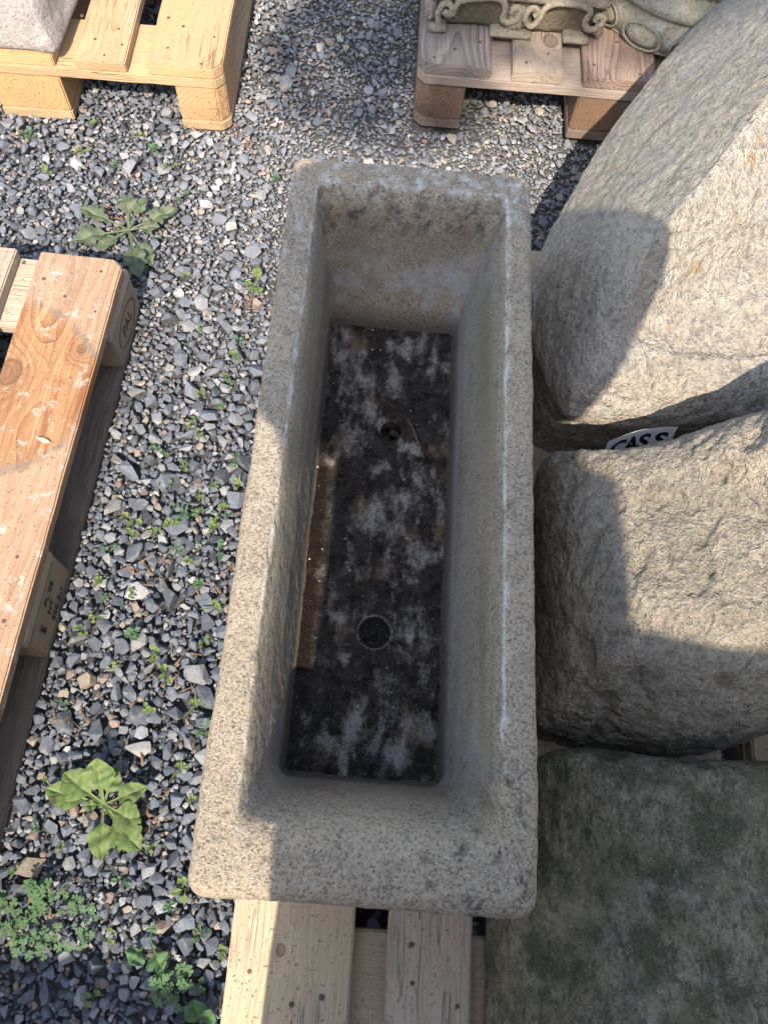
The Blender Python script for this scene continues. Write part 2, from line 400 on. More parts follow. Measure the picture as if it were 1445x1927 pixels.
pallet('pallet', (-.4180 - .8*cos(Y2), 1.3293 - .8*sin(Y2), -.007), Y2, 'fresh yellow pine pallet at the upper left with ringed end grain blocks', Mtl,
       nails=[(.8-.123, .137, 4), (.8-.229, .017, 3), (.8-.255, .06, 3), (.8-.111, .051, 4), (.8-.041, .013, 4), (.8-.025, .091, 4), (.8-.293, .124, 3), (.8-.214, .094, 3), (.8-.09, .115, 4), (.8-.2, .05, 3)])

# upper right pallet: old red brown and grey
Mtr = dict(deck=[wood('pine_bluegrey', (.33, .27, .23), (.10, .08, .075), freq=130, ring=.7, greyamt=.6, grey=(.16, .16, .18)),
                 wood('pine_pale_knotty', (.42, .33, .25), (.26, .18, .12), freq=110, greyamt=.3, knots=((.262, .098, .017),)),
                 wood('pine_redbrown', (.40, .28, .21), (.17, .10, .07), freq=130, ring=.6, greyamt=.45, grey=(.25, .24, .24))],
           cross=wood('pine_rosy_cross', (.42, .33, .27), (.27, .19, .15), 'x', greyamt=.4, ring=.35),
           block=wood('chip_block', (.20, .12, .075), (.10, .06, .04), ring=.15, greyamt=.15, crack=0.), bottom=wood('pine_brown_bottom', (.26, .17, .12), (.15, .09, .06), greyamt=.2))
pallet('pallet', (-.0391, 1.3942, .008), .0516, 'old red brown pallet at the top holding two carved stones', Mtr,
       nails=[(.03, .022, 0), (.12, .076, 0), (.213, .029, 1), (.349, .039, 2), (.439, .023, 2), (.398, .11, 2), (.257, .06, 1), (.07, .05, 0)])

# stamped marks on the pallet blocks
INK = NT('stamp_ink').done((.055, .045, .035))
def text_obj(name, s, size, mw, parent, mat=INK, ext=.0006, offset=0.0):
    cu = bpy.data.curves.new(name, 'FONT'); cu.body = s; cu.size = size; cu.extrude = ext; cu.align_x = 'CENTER'; cu.align_y = 'CENTER'; cu.offset = offset
    cu.resolution_u = 3
    tmp = bpy.data.objects.new(name+'_src', cu); COL.objects.link(tmp)
    dg = bpy.context.evaluated_depsgraph_get(); me = bpy.data.meshes.new_from_object(tmp.evaluated_get(dg)); bpy.data.objects.remove(tmp)
    me.materials.clear(); me.materials.append(mat); o = bpy.data.objects.new(name, me); put(o, parent)
    o.matrix_local = mw; return o
def side_frame(x, y, z, ang=0):     # text plane on a +x facing side: its right runs along +y, its up along +z
    m = Matrix(((0, 0, 1, x), (1, 0, 0, y), (0, 1, 0, z), (0, 0, 0, 1)))
    return m @ Matrix.Rotation(ang, 4, 'Z')
def oval(name, a, b, mw, parent, t=.0011):
    n_ = 48; V = []
    for i in range(n_):
        c, s = cos(2*pi*i/n_), sin(2*pi*i/n_)
        V += [(a*c, b*s, 0), ((a-t)*c, (b-t)*s, 0), ((a-t)*c, (b-t)*s, .0008), (a*c, b*s, .0008)]
    F = []
    for i in range(n_):
        p = 4*i; q = 4*((i+1) % n_)
        for k in range(4): F.append((p+k, q+k, q+(k+1) % 4, p+(k+1) % 4))
    o = mesh_np(name, V, F, INK, parent, smooth=False); o.matrix_local = mw; return o
text_obj('stamp_lettering', 'PAL', .032, side_frame(.8001, 1.2-.072, .062), Lp)
oval('stamp_oval', .052, .027, side_frame(.8001, 1.2-.072, .062), Lp)
text_obj('stamp_lettering', 'PL 06', .018, side_frame(.8001, 1.2-.585, .083), Lp)
text_obj('stamp_lettering', 'HT', .018, side_frame(.8001, 1.2-.600, .062), Lp)
text_obj('stamp_lettering', '300 3-1', .018, side_frame(.8001, 1.2-.588, .040), Lp)
text_obj('stamp_lettering', 'IPPC', .013, side_frame(.8001, 1.2-.636, .068, pi/2), Lp)

# ------------------------------------------------------------------ the long trough
TX, TY, TYAW, TW, TL_ = -.136, -.0705, .0455, .320, .886
def rrect(x0, x1, y0, y1, r, n=2, side=(90, 250), cn=14):
    """rounded rectangle, fixed count of points, counter clockwise from front left"""
    P = []
    sx, sy = side
    cs = [(x0+r, y0+r, pi, 1.5*pi), (x1-r, y0+r, 1.5*pi, 2*pi), (x1-r, y1-r, 0, .5*pi), (x0+r, y1-r, .5*pi, pi)]
    ns = [sx, sy, sx, sy]
    for k in range(4):
        cx, cy, a0, a1 = cs[k]
        for i in range(cn): a = a0+(a1-a0)*i/cn; P.append((cx+r*cos(a), cy+r*sin(a)))
        p = (cx+r*cos(a1), cy+r*sin(a1)); c2 = cs[(k+1) % 4]; q = (c2[0]+r*cos(c2[2]), c2[1]+r*sin(c2[2]))
        for i in range(ns[k]): t = i/ns[k]; P.append((p[0]+(q[0]-p[0])*t, p[1]+(q[1]-p[1])*t))
    return np.array(P)
def trough():
    # z, inset left, right, front, back, corner radius
    K = [(.1455, .010, .010, .010, .010, .014), (.30, .004, .004, .004, .004, .017), (.418, .0, .0, .0, .0, .018), (.432, .001, .001, .002, .001, .018),
         (.441, .004, .004, .007, .004, .017), (.4447, .010, .010, .016, .010, .014), (.4452, .028, .027, .040, .028, .009), (.4450, .0345, .0335, .050, .038, .008),
         (.441, .0385, .0375, .062, .045, .010), (.431, .041, .040, .072, .052, .012), (.415, .044, .044, .083, .058, .016), (.38, .048, .053, .097, .064, .022), (.34, .051, .062, .106, .072, .024),
         (.29, .054, .069, .113, .090, .022), (.255, .0565, .073, .118, .108, .014), (.243, .058, .076, .121, .116, .008), (.238, .063, .081, .127, .122, .006)]
    K = np.array(K)
    seg = np.linalg.norm(np.diff(K[:, [0, 3]], axis=0), axis=1); s = np.r_[0, np.cumsum(seg)]
    S_ = np.arange(0, s[-1], .0032); KK = np.stack([np.interp(S_, s, K[:, i]) for i in range(6)], 1)
    k = np.array([1, 2, 3, 2, 1.])/9
    for _ in range(1):
        Q = KK.copy()
        for i in range(2, len(KK)-2): Q[i] = (k[:, None]*KK[i-2:i+3]).sum(0)
        KK = Q
    V = []
    for z, l, r, f, b, rad in KK:
        p = rrect(l, TW-r, f, TL_-b, rad); V.append(np.c_[p, np.full(len(p), z)])
    nu = len(V[0]); nv = len(V); V = np.concatenate(V); F = grid_faces(nv, nu)
    # slight skew measured from the photograph is nil; waver the walls and pit the surface
    me = bpy.data.meshes.new('t'); me.from_pydata(V.tolist(), [], F.tolist()); me.update()
    N = np.empty(len(V)*3, np.float32); me.vertices.foreach_get('normal', N); N = N.reshape(-1, 3); bpy.data.meshes.remove(me)
    lvl = np.repeat(np.arange(nv)/nv, nu); sdist = np.repeat(S_, nu)
    outer = np.repeat(KK[:, 0], nu)
    d = fbm(V, 5, 3)*.0035 + fbm(V, 22, 3)*.0014 + fbm(V, 90, 3)*.0011 - np.clip(fbm(V, 140, 2)-.18, 0, 1)*.004
    d *= np.clip((outer-.1455)/.02, 0, 1)*.6+.4
    d *= np.where((outer < .42) & (np.repeat(np.arange(nv), nu) > np.argmax(KK[:, 0])), .55, 1)
    # attributes: white lime along the inner lip, dirt, darker foot of the walls
    lip = np.interp(.4395, [0, 1], [0, 1]); li = np.argmin(np.abs(KK[:, 0]-.4425) + (np.arange(nv) < np.argmax(KK[:, 0]))*9)
    sl_ = S_[li]; dl = np.abs(sdist-sl_ + fbm(V, 12, 3)*.006)
    x, y = V[:, 0], V[:, 1]
    right = (x > TW*.6) & (y > .12) & (y < TL_-.07); left = (x < TW*.4) & (y > .10) & (y < TL_-.06); back = y > TL_-.09; front = y < .12
    amt = np.where(right, .95, np.where(left, np.clip(.55+(y-.3)*.9, .35, 1.), np.where(back, .5, .08)))
    lime = np.exp(-(dl/(.0032+.0022*np.clip(fbm(V+61, 40, 3)*2+.5, 0, 1)))**2)*amt*np.clip(.85+fbm(V, 30, 3)*2.6, .0, 1.3)
    sp = fbm(V+5, 75, 3)
    haze = np.where(back & (outer > .437), np.clip(sp*2.4+.05, 0, 1)*np.clip(fbm(V, 12, 2)*2+.45, 0, 1), 0)
    haze += np.where((x < TW*.4) & (outer > .43) & (y > .35), np.clip(sp*2.2-.12, 0, 1)*np.clip((y-.3)*1.3, 0, .6), 0)
    haze += np.where(right & (outer > .43), np.exp(-(np.abs(sdist-sl_+.006)/.007)**2)*np.clip(sp*2.2+.1, 0, 1)*.75, 0)
    inner = (sdist > sl_) & (outer < .425)
    up_ = np.clip((outer-.24)/.18, 0, 1)
    streak = fbm(V*np.array([30, 4, 30]), 1, 3)
    wallwhite = np.where(inner & right, np.exp(-((up_-.30)/.26)**2)*np.clip(.5+streak*1.9, 0, .9), 0)
    wallwhite += np.where(inner & left, np.exp(-((up_-.18)/.2)**2)*np.clip(.05+streak*1.5, 0, .4), 0)
    wallwhite += np.where(inner & back, np.exp(-((up_-.28)/.3)**2)*np.clip(.4+fbm(V, 30, 4)*2.4, 0, .8), 0)
    cor = np.exp(-((x-(TW-.045))/.03)**2-((y-(TL_-.11))/.06)**2) + np.exp(-((x-(TW-.05))/.02)**2-((y-.13)/.05)**2)*.8 + np.exp(-((x-.058)/.02)**2-((y-.13)/.05)**2)*.5
    wallwhite += np.where(inner, cor*np.exp(-((up_-.55)/.35)**2)*np.clip(.6+fbm(V, 50, 3)*1.5, 0, 1), 0)
    green = np.where(inner & right, np.exp(-((up_-.85)/.22)**2)*np.clip(.5+streak*1.5, 0, 1), 0)
    brown = np.where(inner & left, np.exp(-((up_-.6)/.5)**2)*np.clip(.6+streak*1.6, 0, 1), 0) + np.where(inner & back, np.exp(-((up_-.85)/.22)**2)*np.clip(.5+fbm(V, 25, 3)*2, 0, 1), 0)
    brown += np.where(inner & front, np.exp(-((up_-.6)/.4)**2)*.6, 0)
    foot_dark = np.where(inner, np.clip(1-(outer-.243)/.03, 0, 1)*.8, 0)
    black = np.where(front & (outer > .40), np.clip((fbm(V+9, 55, 5, .7)-.13)*5, 0, .9)*np.clip((x-.07)*4.5, 0, 1), 0)
    black += np.where(back & (outer < .443), np.clip((fbm(V+19, 60, 5, .7)-.02)*4, 0, .75)*np.clip((up_-.5)*3, 0, 1)*np.clip(1-np.abs(up_-.92)*4, .1, 1), 0)
    edge_ = np.exp(-((outer-.438)/.008)**2)*(sdist < sl_*.8)*1. + np.exp(-(dl/.006)**2)
    d = d - np.clip(fbm(V+31, 34, 3)-.12, 0, .5)*edge_*.016 - np.clip(fbm(V+51, 9, 2)-.3, 0, .5)*edge_*.02
    V = V + N*d[:, None]
    n = NT('weathered_sandstone')
    f1 = n.noise(620, 3, .6); f2 = n.noise(330, 5, .72); f3 = n.noise(9, 5, .65); f4 = n.vor(560, out='Color'); fv = n.sep(f4)[0]; f5 = n.noise(60, 4, .65)
    c = n.mix(n.ramp(f3, .38, .64), (.49, .385, .27), (.375, .305, .225))
    c = n.mix(n.ramp(f2, .48, .62, 0, .7), c, (.55, .455, .335))
    c = n.mix(n.ramp(f2, .47, .35, 0, .7), c, (.13, .105, .085))
    f8 = n.noise(34, 6, .75); c = n.mix(n.ramp(f8, .56, .64, 0, .5), c, (.15, .125, .105)); c = n.mix(n.ramp(f8, .42, .34, 0, .35), c, (.52, .45, .34))
    
    c = n.mix(n.ramp(fv, .84, .90, 0, .6), c, (.08, .075, .07)); c = n.mix(n.ramp(fv, .12, .07, 0, .6), c, (.58, .53, .43))
    c = n.mix(n.attr('green'), c, (.25, .225, .12)); c = n.mix(n.math('MULTIPLY', n.attr('brown'), .75), c, n.mix(n.ramp(f2, .4, .6), (.22, .155, .10), (.36, .27, .185)))
    c = n.mix(n.attr('black'), c, (.045, .042, .042))
    c = n.mix(n.math('MULTIPLY', n.attr('white'), n.ramp(f5, .35, .6, .35, .95)), c, (.50, .50, .50))
    c = n.mix(n.attr('foot_dark'), c, (.055, .045, .038))
    c = n.mix(n.math('MULTIPLY', n.attr('lime'), n.ramp(n.math('ADD', n.math('MULTIPLY', f1, .5), n.math('MULTIPLY', f2, .5)), .40, .52)), c, (.80, .79, .74))
    h = n.math('ADD', n.math('ADD', n.math('MULTIPLY', f1, .5), f2), n.math('MULTIPLY', f5, .6))
    m = n.done(c, n.bump(h, .0045, 1), .9)
    t = empty('stone_trough', (TX, TY, 0), TYAW, 'long rectangular hollowed stone trough with a blackened bottom, in the middle of the photo', 'trough')
    mesh_np('basin_wall', V, F, m, t, attrs=dict(lime=np.clip(lime+haze, 0, 1), white=np.clip(wallwhite, 0, 1), green=np.clip(green, 0, 1)*.75, brown=np.clip(brown, 0, 1), foot_dark=foot_dark, black=np.clip(black, 0, 1)))
    # floor slab with a drain hole right through and a second one choked with soil
    RESF = .0017; x0, x1, y0, y1 = .046, TW-.062, .105, TL_-.105
    nx = int((x1-x0)/RESF); ny = int((y1-y0)/RESF)
    X, Y = np.meshgrid(np.linspace(x0, x1, nx), np.linspace(y0, y1, ny))
    def to_loc(wx, wy):
        a, b = wx-TX, wy-TY; return (a*cos(TYAW)+b*sin(TYAW), -a*sin(TYAW)+b*cos(TYAW))
    H1 = to_loc(-.004, .528); H2 = to_loc(.0065, .236); R1, R2 = .0150, .0205
    P = np.c_[X.ravel(), Y.ravel(), np.zeros(nx*ny)]
    z = .240 + fbm(P, 9, 3)*.003 + fbm(P, 60, 3)*.0016
    d1 = np.hypot(P[:, 0]-H1[0], P[:, 1]-H1[1]); d2 = np.hypot(P[:, 0]-H2[0], P[:, 1]-H2[1])
    # snap vertices near the rims on to the circles
    for (hx, hy), Rr, dd in ((H1, R1, d1), (H2, R2, d2)):
        near = np.abs(dd-Rr) < RESF*.62
        P[near, 0] = hx+(P[near, 0]-hx)*Rr/dd[near]; P[near, 1] = hy+(P[near, 1]-hy)*Rr/dd[near]
    z = z + np.exp(-((d2-R2)/.004)**2)*.0015*(d2 > R2) + np.exp(-((d1-R1)/.006)**2)*.001*(d1 > R1)
    P[:, 2] = z
    F = grid_faces(ny, nx, wrap=False); ctr = P[F].mean(1)
    keep = (np.hypot(ctr[:, 0]-H1[0], ctr[:, 1]-H1[1]) > R1*.985) & (np.hypot(ctr[:, 0]-H2[0], ctr[:, 1]-H2[1]) > R2*.985); F = F[keep]
    blobs = [(-.086, .655, .022, .045, 1), (-.062, .60, .03, .04, .8), (-.035, .575, .016, .04, .85), (-.020, .545, .02, .02, .7), (-.017, .68, .02, .014, .9), (.015, .672, .035, .022, .75), (.05, .665, .02, .03, .7), (-.086, .475, .010, .014, 1),
             (.035, .497, .02, .008, 1), (.058, .512, .02, .013, 1), (.066, .55, .012, .03, .55), (-.06, .515, .02, .03, .7), (.055, .635, .02, .02, .6), (.0, .60, .008, .02, .5),
             (-.012, .395, .03, .026, .8), (.028, .37, .035, .026, .85), (.055, .345, .03, .02, .8), (.010, .338, .05, .026, .5), (-.038, .36, .012, .05, .5), (.02, .44, .008, .05, .7), (.065, .44, .012, .05, .55),
             (.04, .238, .03, .018, .75), (.065, .215, .025, .02, .7), (-.045, .247, .03, .010, .7), (-.035, .20, .02, .02, .45), (.05, .175, .035, .014, .6),
             (-.03, .095, .035, .018, .8), (.0, .125, .014, .04, .85), (.025, .09, .05, .02, .85), (.078, .12, .022, .025, .8), (-.05, .115, .015, .015, .5), (.005, .28, .05, .02, .2), (-.02, .155, .05, .01, .35)]
    WX = TX + P[:, 0]*cos(TYAW)-P[:, 1]*sin(TYAW); WY = TY + P[:, 0]*sin(TYAW)+P[:, 1]*cos(TYAW)
    Wn = np.c_[WX, WY, WX*0]; wob1 = fbm(Wn, 22, 4)*.030; wob2 = fbm(Wn+7, 22, 4)*.030
    st = np.zeros(len(P))
    for bx, by, sx_, sy_, a in blobs: st = np.maximum(st, a*np.exp(-(((WX+wob1-bx)/sx_)**2+((WY+wob2-by)/sy_)**2)*.8))
    dusty = np.clip(fbm(Wn+77, 7, 3)*1.6+.10, 0, .5)
    st = np.clip(np.maximum(st*1.15, dusty) + fbm(Wn*np.array([1.5, .7, 1]), 30, 5, .65)*1.7 - .22, 0, 1)
    st = np.maximum(st, np.exp(-((d2-R2-.0012)/.0011)**2)*.75)
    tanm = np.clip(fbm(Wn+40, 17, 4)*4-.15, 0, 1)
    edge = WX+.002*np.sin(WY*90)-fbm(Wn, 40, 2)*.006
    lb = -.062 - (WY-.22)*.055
    sunlit_tint = np.clip((lb-edge)/.012, 0, 1)*np.clip((WY-.17+fbm(Wn, 60, 2)*.006)/.01, 0, 1)*np.clip((.47-WY)/.012, 0, 1)  # brown of the sunlit patch painted into the floor along the left wall
    n = NT('blackened_floor'); f1 = n.noise(300, 4, .7); f2 = n.noise(700, 2, .6); f3 = n.noise(50, 5, .7)
    c = n.mix(n.ramp(f3, .35, .65), (.015, .013, .0115), (.060, .050, .042))
    s_ = n.attr('stain'); f6 = n.noise(130, 6, .75); f9 = n.noise(1100, 3, .7); e = n.math('SUBTRACT', n.math('ADD', n.math('ADD', n.math('MULTIPLY', s_, .9), n.math('MULTIPLY', f6, 1.5)), n.math('MULTIPLY', f9, 2.6)), 2.26)
    e = n.ramp(e, .0, .70)
    wc = n.mix(n.attr('tan'), (.46, .42, .375), (.25, .165, .10)); wc = n.mix(n.ramp(f1, .45, .6, 0, .5), wc, (.12, .11, .11))
    c = n.mix(n.math('MULTIPLY', e, .95), c, wc)
    c = n.mix(n.math('MULTIPLY', n.attr('sunlit_tint'), .92), c, n.mix(n.ramp(f1, .35, .65), (.009, .006, .005), (.021, .0135, .0105)))
    c = n.mix(n.ramp(f2, .68, .74, 0, .5), c, (.28, .26, .24))
    n.b.inputs['Specular IOR Level'].default_value = .05
    m2 = n.done(c, n.bump(n.math('ADD', f1, n.math('MULTIPLY', f2, .5)), .0030, 1), 1.)
    mesh_np('basin_floor', P, F, m2, t, attrs=dict(stain=st, tan=tanm, sunlit_tint=sunlit_tint))
    ns = NT('drain_soil'); sf = ns.vor(230); m3 = ns.done(ns.mix(ns.ramp(sf, .2, .6), (.045, .038, .032), (.010, .009, .008)), ns.bump(sf, .004, 1), .95)
    for (hx, hy), Rr, depth, nm in ((H1, R1, .092, 'drain_hole'), (H2, R2, .0065, 'plugged_drain_hole')):
        V2 = []; nr = 10; nn = 40
        for k_ in range(nr):
            q = k_/(nr-1); rr = Rr*(1.01-.05*min(1, q*4)) + (max(0, q-.22)*.07 if nm[0] == 'd' else 0)
            for i in range(nn): a = 2*pi*i/nn; V2.append((hx+rr*cos(a), hy+rr*sin(a), .2405-depth*q))
        V2 = np.array(V2); V2[:, :2] += (fbm(V2, 90, 2)*.0012)[:, None]
        mesh_np(nm, V2, grid_faces(nr, nn), m2, t, attrs=dict(stain=np.full(len(V2), .15), tan=np.ones(len(V2))*.5, sunlit_tint=np.zeros(len(V2)), lime=np.zeros(len(V2)), brown=np.full(len(V2), .5)))
        if nm[0] == 'p':
            V3 = [(hx, hy, .2405-depth*.75)]; 
            for q in (.35, .7, 1.0):
                for i in range(nn): a = 2*pi*i/nn; V3.append((hx+Rr*q*cos(a), hy+Rr*q*sin(a), .2405-depth*.8+random.uniform(-.0015, .0015)))
            F3 = [(0, 1+i, 1+(i+1) % nn, 1+(i+1) % nn) for i in range(nn)]
            bm = bmesh.new(); vs = [bm.verts.new(v) for v in V3]
            for i in range(nn):
                j = (i+1) % nn; bm.faces.new((vs[0], vs[1+i], vs[1+j]))
                for q in (0, 1): bm.faces.new((vs[1+q*nn+i], vs[1+(q+1)*nn+i], vs[1+(q+1)*nn+j], vs[1+q*nn+j]))
            bm_obj('drain_soil', bm, m3, t, smooth=True)
    # grit lying on the bottom
    Vg, Fg, Cg = [], [], []; base = 0
    for k_ in range(330):
        px, py = random.uniform(x0+.015, x1-.01), random.uniform(y0+.02, y1-.02)
        if math.hypot(px-H1[0], py-H1[1]) < R1+.003: continue
        r = .0005+.0020*random.random()**4
        bmv = np.array([Vector((random.gauss(0, 1), random.gauss(0, 1), random.gauss(0, 1))).normalized()[:] for _ in range(6)])
        O = np.array([[1, 0, 0], [0, 1, 0], [-1, 0, 0], [0, -1, 0], [0, 0, 1], [0, 0, -1.]])*np.random.RandomState(k_).uniform(.6, 1.2, (6, 1))*r*np.array([1, 1, .7])
        a = random.uniform(0, pi); O = O @ np.array([[cos(a), -sin(a), 0], [sin(a), cos(a), 0], [0, 0, 1]])
        Vg.append(O+np.array([px, py, .2415+r*.4])); Fg.append(np.array([[0, 1, 4], [1, 2, 4], [2, 3, 4], [3, 0, 4], [1, 0, 5], [2, 1, 5], [3, 2, 5], [0, 3, 5]])+base); base += 6
        cc = random.choice([(.40, .38, .35), (.45, .42, .34), (.20, .19, .19), (.30, .34, .34), (.22, .10, .06), (.12, .12, .12), (.12, .12, .12)]); Cg.append(np.repeat([cc], 6, 0))
    n = NT('grit'); mg = n.done(n.attr('col', out='Color'))
    go = mesh_np('grit', np.concatenate(Vg), np.concatenate(Fg), mg, smooth=False, attrs={'col': np.concatenate(Cg)}); go.location = (TX, TY, 0); go.rotation_euler = (0, 0, TYAW)
    tag(go, 'fine grit scattered over the black bottom of the trough', kind='stuff')
    # dry stalk by the drain
    n = NT('dry_stalk'); md = n.done(n.mix(n.noise(200), (.10, .055, .035), (.22, .14, .09)))
    V, nn = [], 8
    for i in range(9):
        q = i/8; cx, cy = .016+.023*q+.0015*sin(q*5), .550-.040*q; rr = .0009+.0007*q + (.0012 if i == 8 else 0)
        for k_ in range(nn): a = 2*pi*k_/nn; V.append((cx+rr*cos(a), cy+.4*rr*cos(a), .2435+rr*sin(a)+.002*sin(q*3)))
    tag(mesh_np('dry_stalk', V, grid_faces(9, nn), md), 'thin dry brown stalk lying on the trough bottom beside the open drain hole', 'stalk')
trough()

# ------------------------------------------------------------------ rough boulders
def catmull(P, n, closed):
    P = np.asarray(P, float); m = len(P); T = np.linspace(0, m if closed else m-1, n, endpoint=not closed)
    out = []
    for t in T:
        i = int(min(math.floor(t), m-1 if closed else m-2)); f = t-i
        g = (lambda k: P[k % m]) if closed else (lambda k: P[min(max(k, 0), m-1)])
        a, b, c, d = g(i-1), g(i), g(i+1), g(i+2)
        out.append(.5*((2*b)+(-a+c)*f+(2*a-5*b+4*c-d)*f*f+(-a+3*b-3*c+d)*f**3))
    return np.array(out)
def loft_stone(name, rings, nu, nv, amp, mat, label, cat='stone block', cap=(.72, .42, .16, .0), topz=0, group=None, seed=0, ridge=0, strata=0, pits=0):
    rings = [np.array(r, float) for r in rings]
    c = rings[-1].mean(0); extra = []
    for s in cap:
        q = c + (rings[-1]-c)*s; q[:, 2] = rings[-1][:, 2]*(s) + (c[2]+topz)*(1-s); extra.append(q)
    b = rings[0].mean(0); under = [b+(rings[0]-b)*.5, ]
    K = np.array(under + rings + extra)
    K1 = np.stack([catmull(r, nu, True) for r in K])            # K x nu x 3
    seg = np.linalg.norm(np.diff(K1, axis=0), axis=2).mean(1); 
    G = np.stack([catmull(K1[:, j], nv, False) for j in range(nu)], 1)
    V = G.reshape(-1, 3); F = grid_faces(nv, nu)
    org = np.array([rings[0][:, 0].mean(), rings[0][:, 1].mean(), 0]); V = V-org
    def nrm(V):
        me = bpy.data.meshes.new('t'); me.from_pydata(V.tolist(), [], F.tolist()); me.update()
        N = np.empty(len(V)*3, np.float32); me.vertices.foreach_get('normal', N); bpy.data.meshes.remove(me); return N.reshape(-1, 3)
    N = nrm(V)
    d = fbm(V+seed, 6, 3)*amp*1.3 + fbm(V+seed+5, 18, 3)*amp*.7 + fbm(V+seed+9, 55, 3)*amp*.38
    if ridge:
        q = V @ np.array([[1, .5, 0], [-.5, 1, 0], [0, 0, 1]]); rr = 1-np.abs(fbm((q+seed)*np.array([34, 11, 34]), 1, 3))*3
        d = d + np.clip(rr, -1, 1)*ridge
    if pits:
        q = V @ np.array([[.86, .5, 0], [-.5, .86, 0], [0, 0, 1]]); d = d - np.clip(fbm((q+seed)*np.array([46, 20, 46]), 1, 4, .6)-.10, 0, .5)*pits*3 - np.clip(fbm((q+seed+3)*np.array([16, 6, 16]), 1, 3)-.22, 0, .4)*pits*9 + fbm(V+seed, 120, 3)*pits*.25
    if strata:
        st = np.sin((V[:, 2]+fbm(V+3, 5, 3)*.03)*260)*strata*np.clip(1-np.abs(N[:, 2])*1.3, 0, 1); d = d + st*(.5+fbm(V+11, 12, 2))
    V = V + N*(d*np.clip((V[:, 2]-rings[0][:, 2].min()-.002)/.01, .1, 1))[:, None]; V[:, 2] = np.maximum(V[:, 2], rings[0][:, 2].min())
    o = mesh_np(name, V, F, mat); o.location = org
    return tag(o, label, cat, group)
def rockmat(name, base, dark, light, moss=None, mossamt=0, orange=0, white=.5, scale=1., grain=(1, 1, 1), bumpd=.004, pit=0, gl=.5, tool=0.):
    n = NT(name); o = n.obj(); g = n.vm('MULTIPLY', o, grain)
    f0 = n.noise(5*scale, 4, .6); f1 = n.noise(40*scale, 5, .65, g); f2 = n.noise(170*scale, 4, .7, g); f3 = n.noise(430, 2, .6); f5 = n.noise(16*scale, 5, .65)
    c = n.mix(n.ramp(f0, .35, .65), base, n.mix(.45, base, dark))
    c = n.mix(n.ramp(f1, .40, .62, 0, .55), c, light)
    c = n.mix(n.ramp(f2, .50, .36, 0, .65), c, dark)
    c = n.mix(n.ramp(f3, .56, .68, 0, .5), c, light)
    c = n.mix(n.ramp(f3, .42, .34, 0, .4), c, dark)
    if moss: c = n.mix(n.math('MULTIPLY', n.ramp(f5, .44, .58), mossamt), c, n.mix(n.ramp(f2, .4, .6), moss, n.mix(.5, moss, dark)))
    if white:
        v = n.noise(30*scale, 6, .7, n.vm('ADD', o, (3., 7., 1.))); c = n.mix(n.math('MULTIPLY', n.ramp(v, .585, .64), n.ramp(f3, .36, .55, .2, white)), c, (.50, .51, .50))
    if orange:
        v = n.noise(24, 4, .6, n.vm('ADD', o, (13., 2., 9.))); c = n.mix(n.math('MULTIPLY', n.ramp(v, .675, .73), n.math('MULTIPLY', n.ramp(f3, .35, .6, .2, 1.), orange)), c, (.36, .21, .06))
    if gl:
        v = n.noise(10, 6, .65, n.vm('ADD', o, (1., 22., 9.))); c = n.mix(n.math('MULTIPLY', n.ramp(v, .50, .62), gl), c, n.mix(n.ramp(f2, .4, .6), (.24, .21, .11), base))
    tl = n.noise(105, 3, .6, n.vm('MULTIPLY', o, (1., .5, .8)), dist=.6); c = n.mix(n.math('MULTIPLY', n.ramp(tl, .47, .36), tool*.45), c, dark)
    f7 = n.noise(900, 2, .5); c = n.mix(n.ramp(f7, .58, .70, 0, .45), c, light); c = n.mix(n.ramp(f7, .42, .30, 0, .45), c, dark)
    h = n.math('ADD', n.math('MULTIPLY', f1, .9), n.math('ADD', n.math('MULTIPLY', f2, .75), n.math('MULTIPLY', f3, .3)))
    h = n.math('ADD', h, n.math('MULTIPLY', tl, tool))
    return n.done(c, n.bump(h, bumpd, 1), .92)

M1 = rockmat('lichen_grey_gritstone', (.52, .445, .35), (.21, .19, .175), (.68, .60, .49), orange=.85, white=.65, bumpd=.013, gl=.35, tool=1.3)
# columns run: front left corner, front, front right ..., far right, far, far left, back down the left side
r1 = [
 [(.222, .597, .1462), (.262, .580, .1462), (.335, .577, .1462), (.48, .59, .1462), (.70, .60, .1462), (.95, .66, .1462), (1.0, 1.0, .1462), (.92, 1.25, .1462), (.70, 1.28, .1462), (.50, 1.17, .1462), (.36, 1.02, .1462), (.27, .88, .1462), (.222, .76, .1462), (.215, .66, .1462)],
 [(.211, .590, .20), (.250, .566, .20), (.335, .560, .20), (.48, .575, .20), (.70, .59, .20), (.97, .65, .20), (1.03, 1.0, .20), (.94, 1.29, .2), (.70, 1.34, .2), (.49, 1.24, .22), (.33, 1.05, .22), (.24, .89, .21), (.203, .76, .2), (.203, .66, .2)],
 [(.222, .582, .262), (.262, .562, .258), (.335, .566, .245), (.48, .578, .25), (.70, .59, .26), (.98, .65, .28), (1.05, 1.0, .28), (.95, 1.34, .28), (.70, 1.42, .3), (.475, 1.31, .31), (.315, 1.08, .30), (.222, .90, .27), (.192, .775, .26), (.200, .66, .26)],
 [(.221, .563, .305), (.262, .552, .295), (.335, .556, .290), (.48, .572, .300), (.70, .59, .32), (.98, .66, .34), (1.06, 1.0, .34), (.97, 1.42, .32), (.74, 1.62, .29), (.520, 1.50, .28), (.336, 1.20, .274), (.246, 1.0, .262), (.192, .85, .25), (.192, .69, .265)]]
crease = [(.285, .625, .392), (.31, .615, .385), (.36, .613, .376), (.48, .625, .382), (.68, .66, .40), (.87, .76, .45), (.93, 1.0, .49), (.87, 1.24, .52), (.73, 1.36, .55), (.540, 1.14, .562), (.412, .900, .547), (.343, .785, .525), (.290, .705, .488), (.270, .655, .438)]
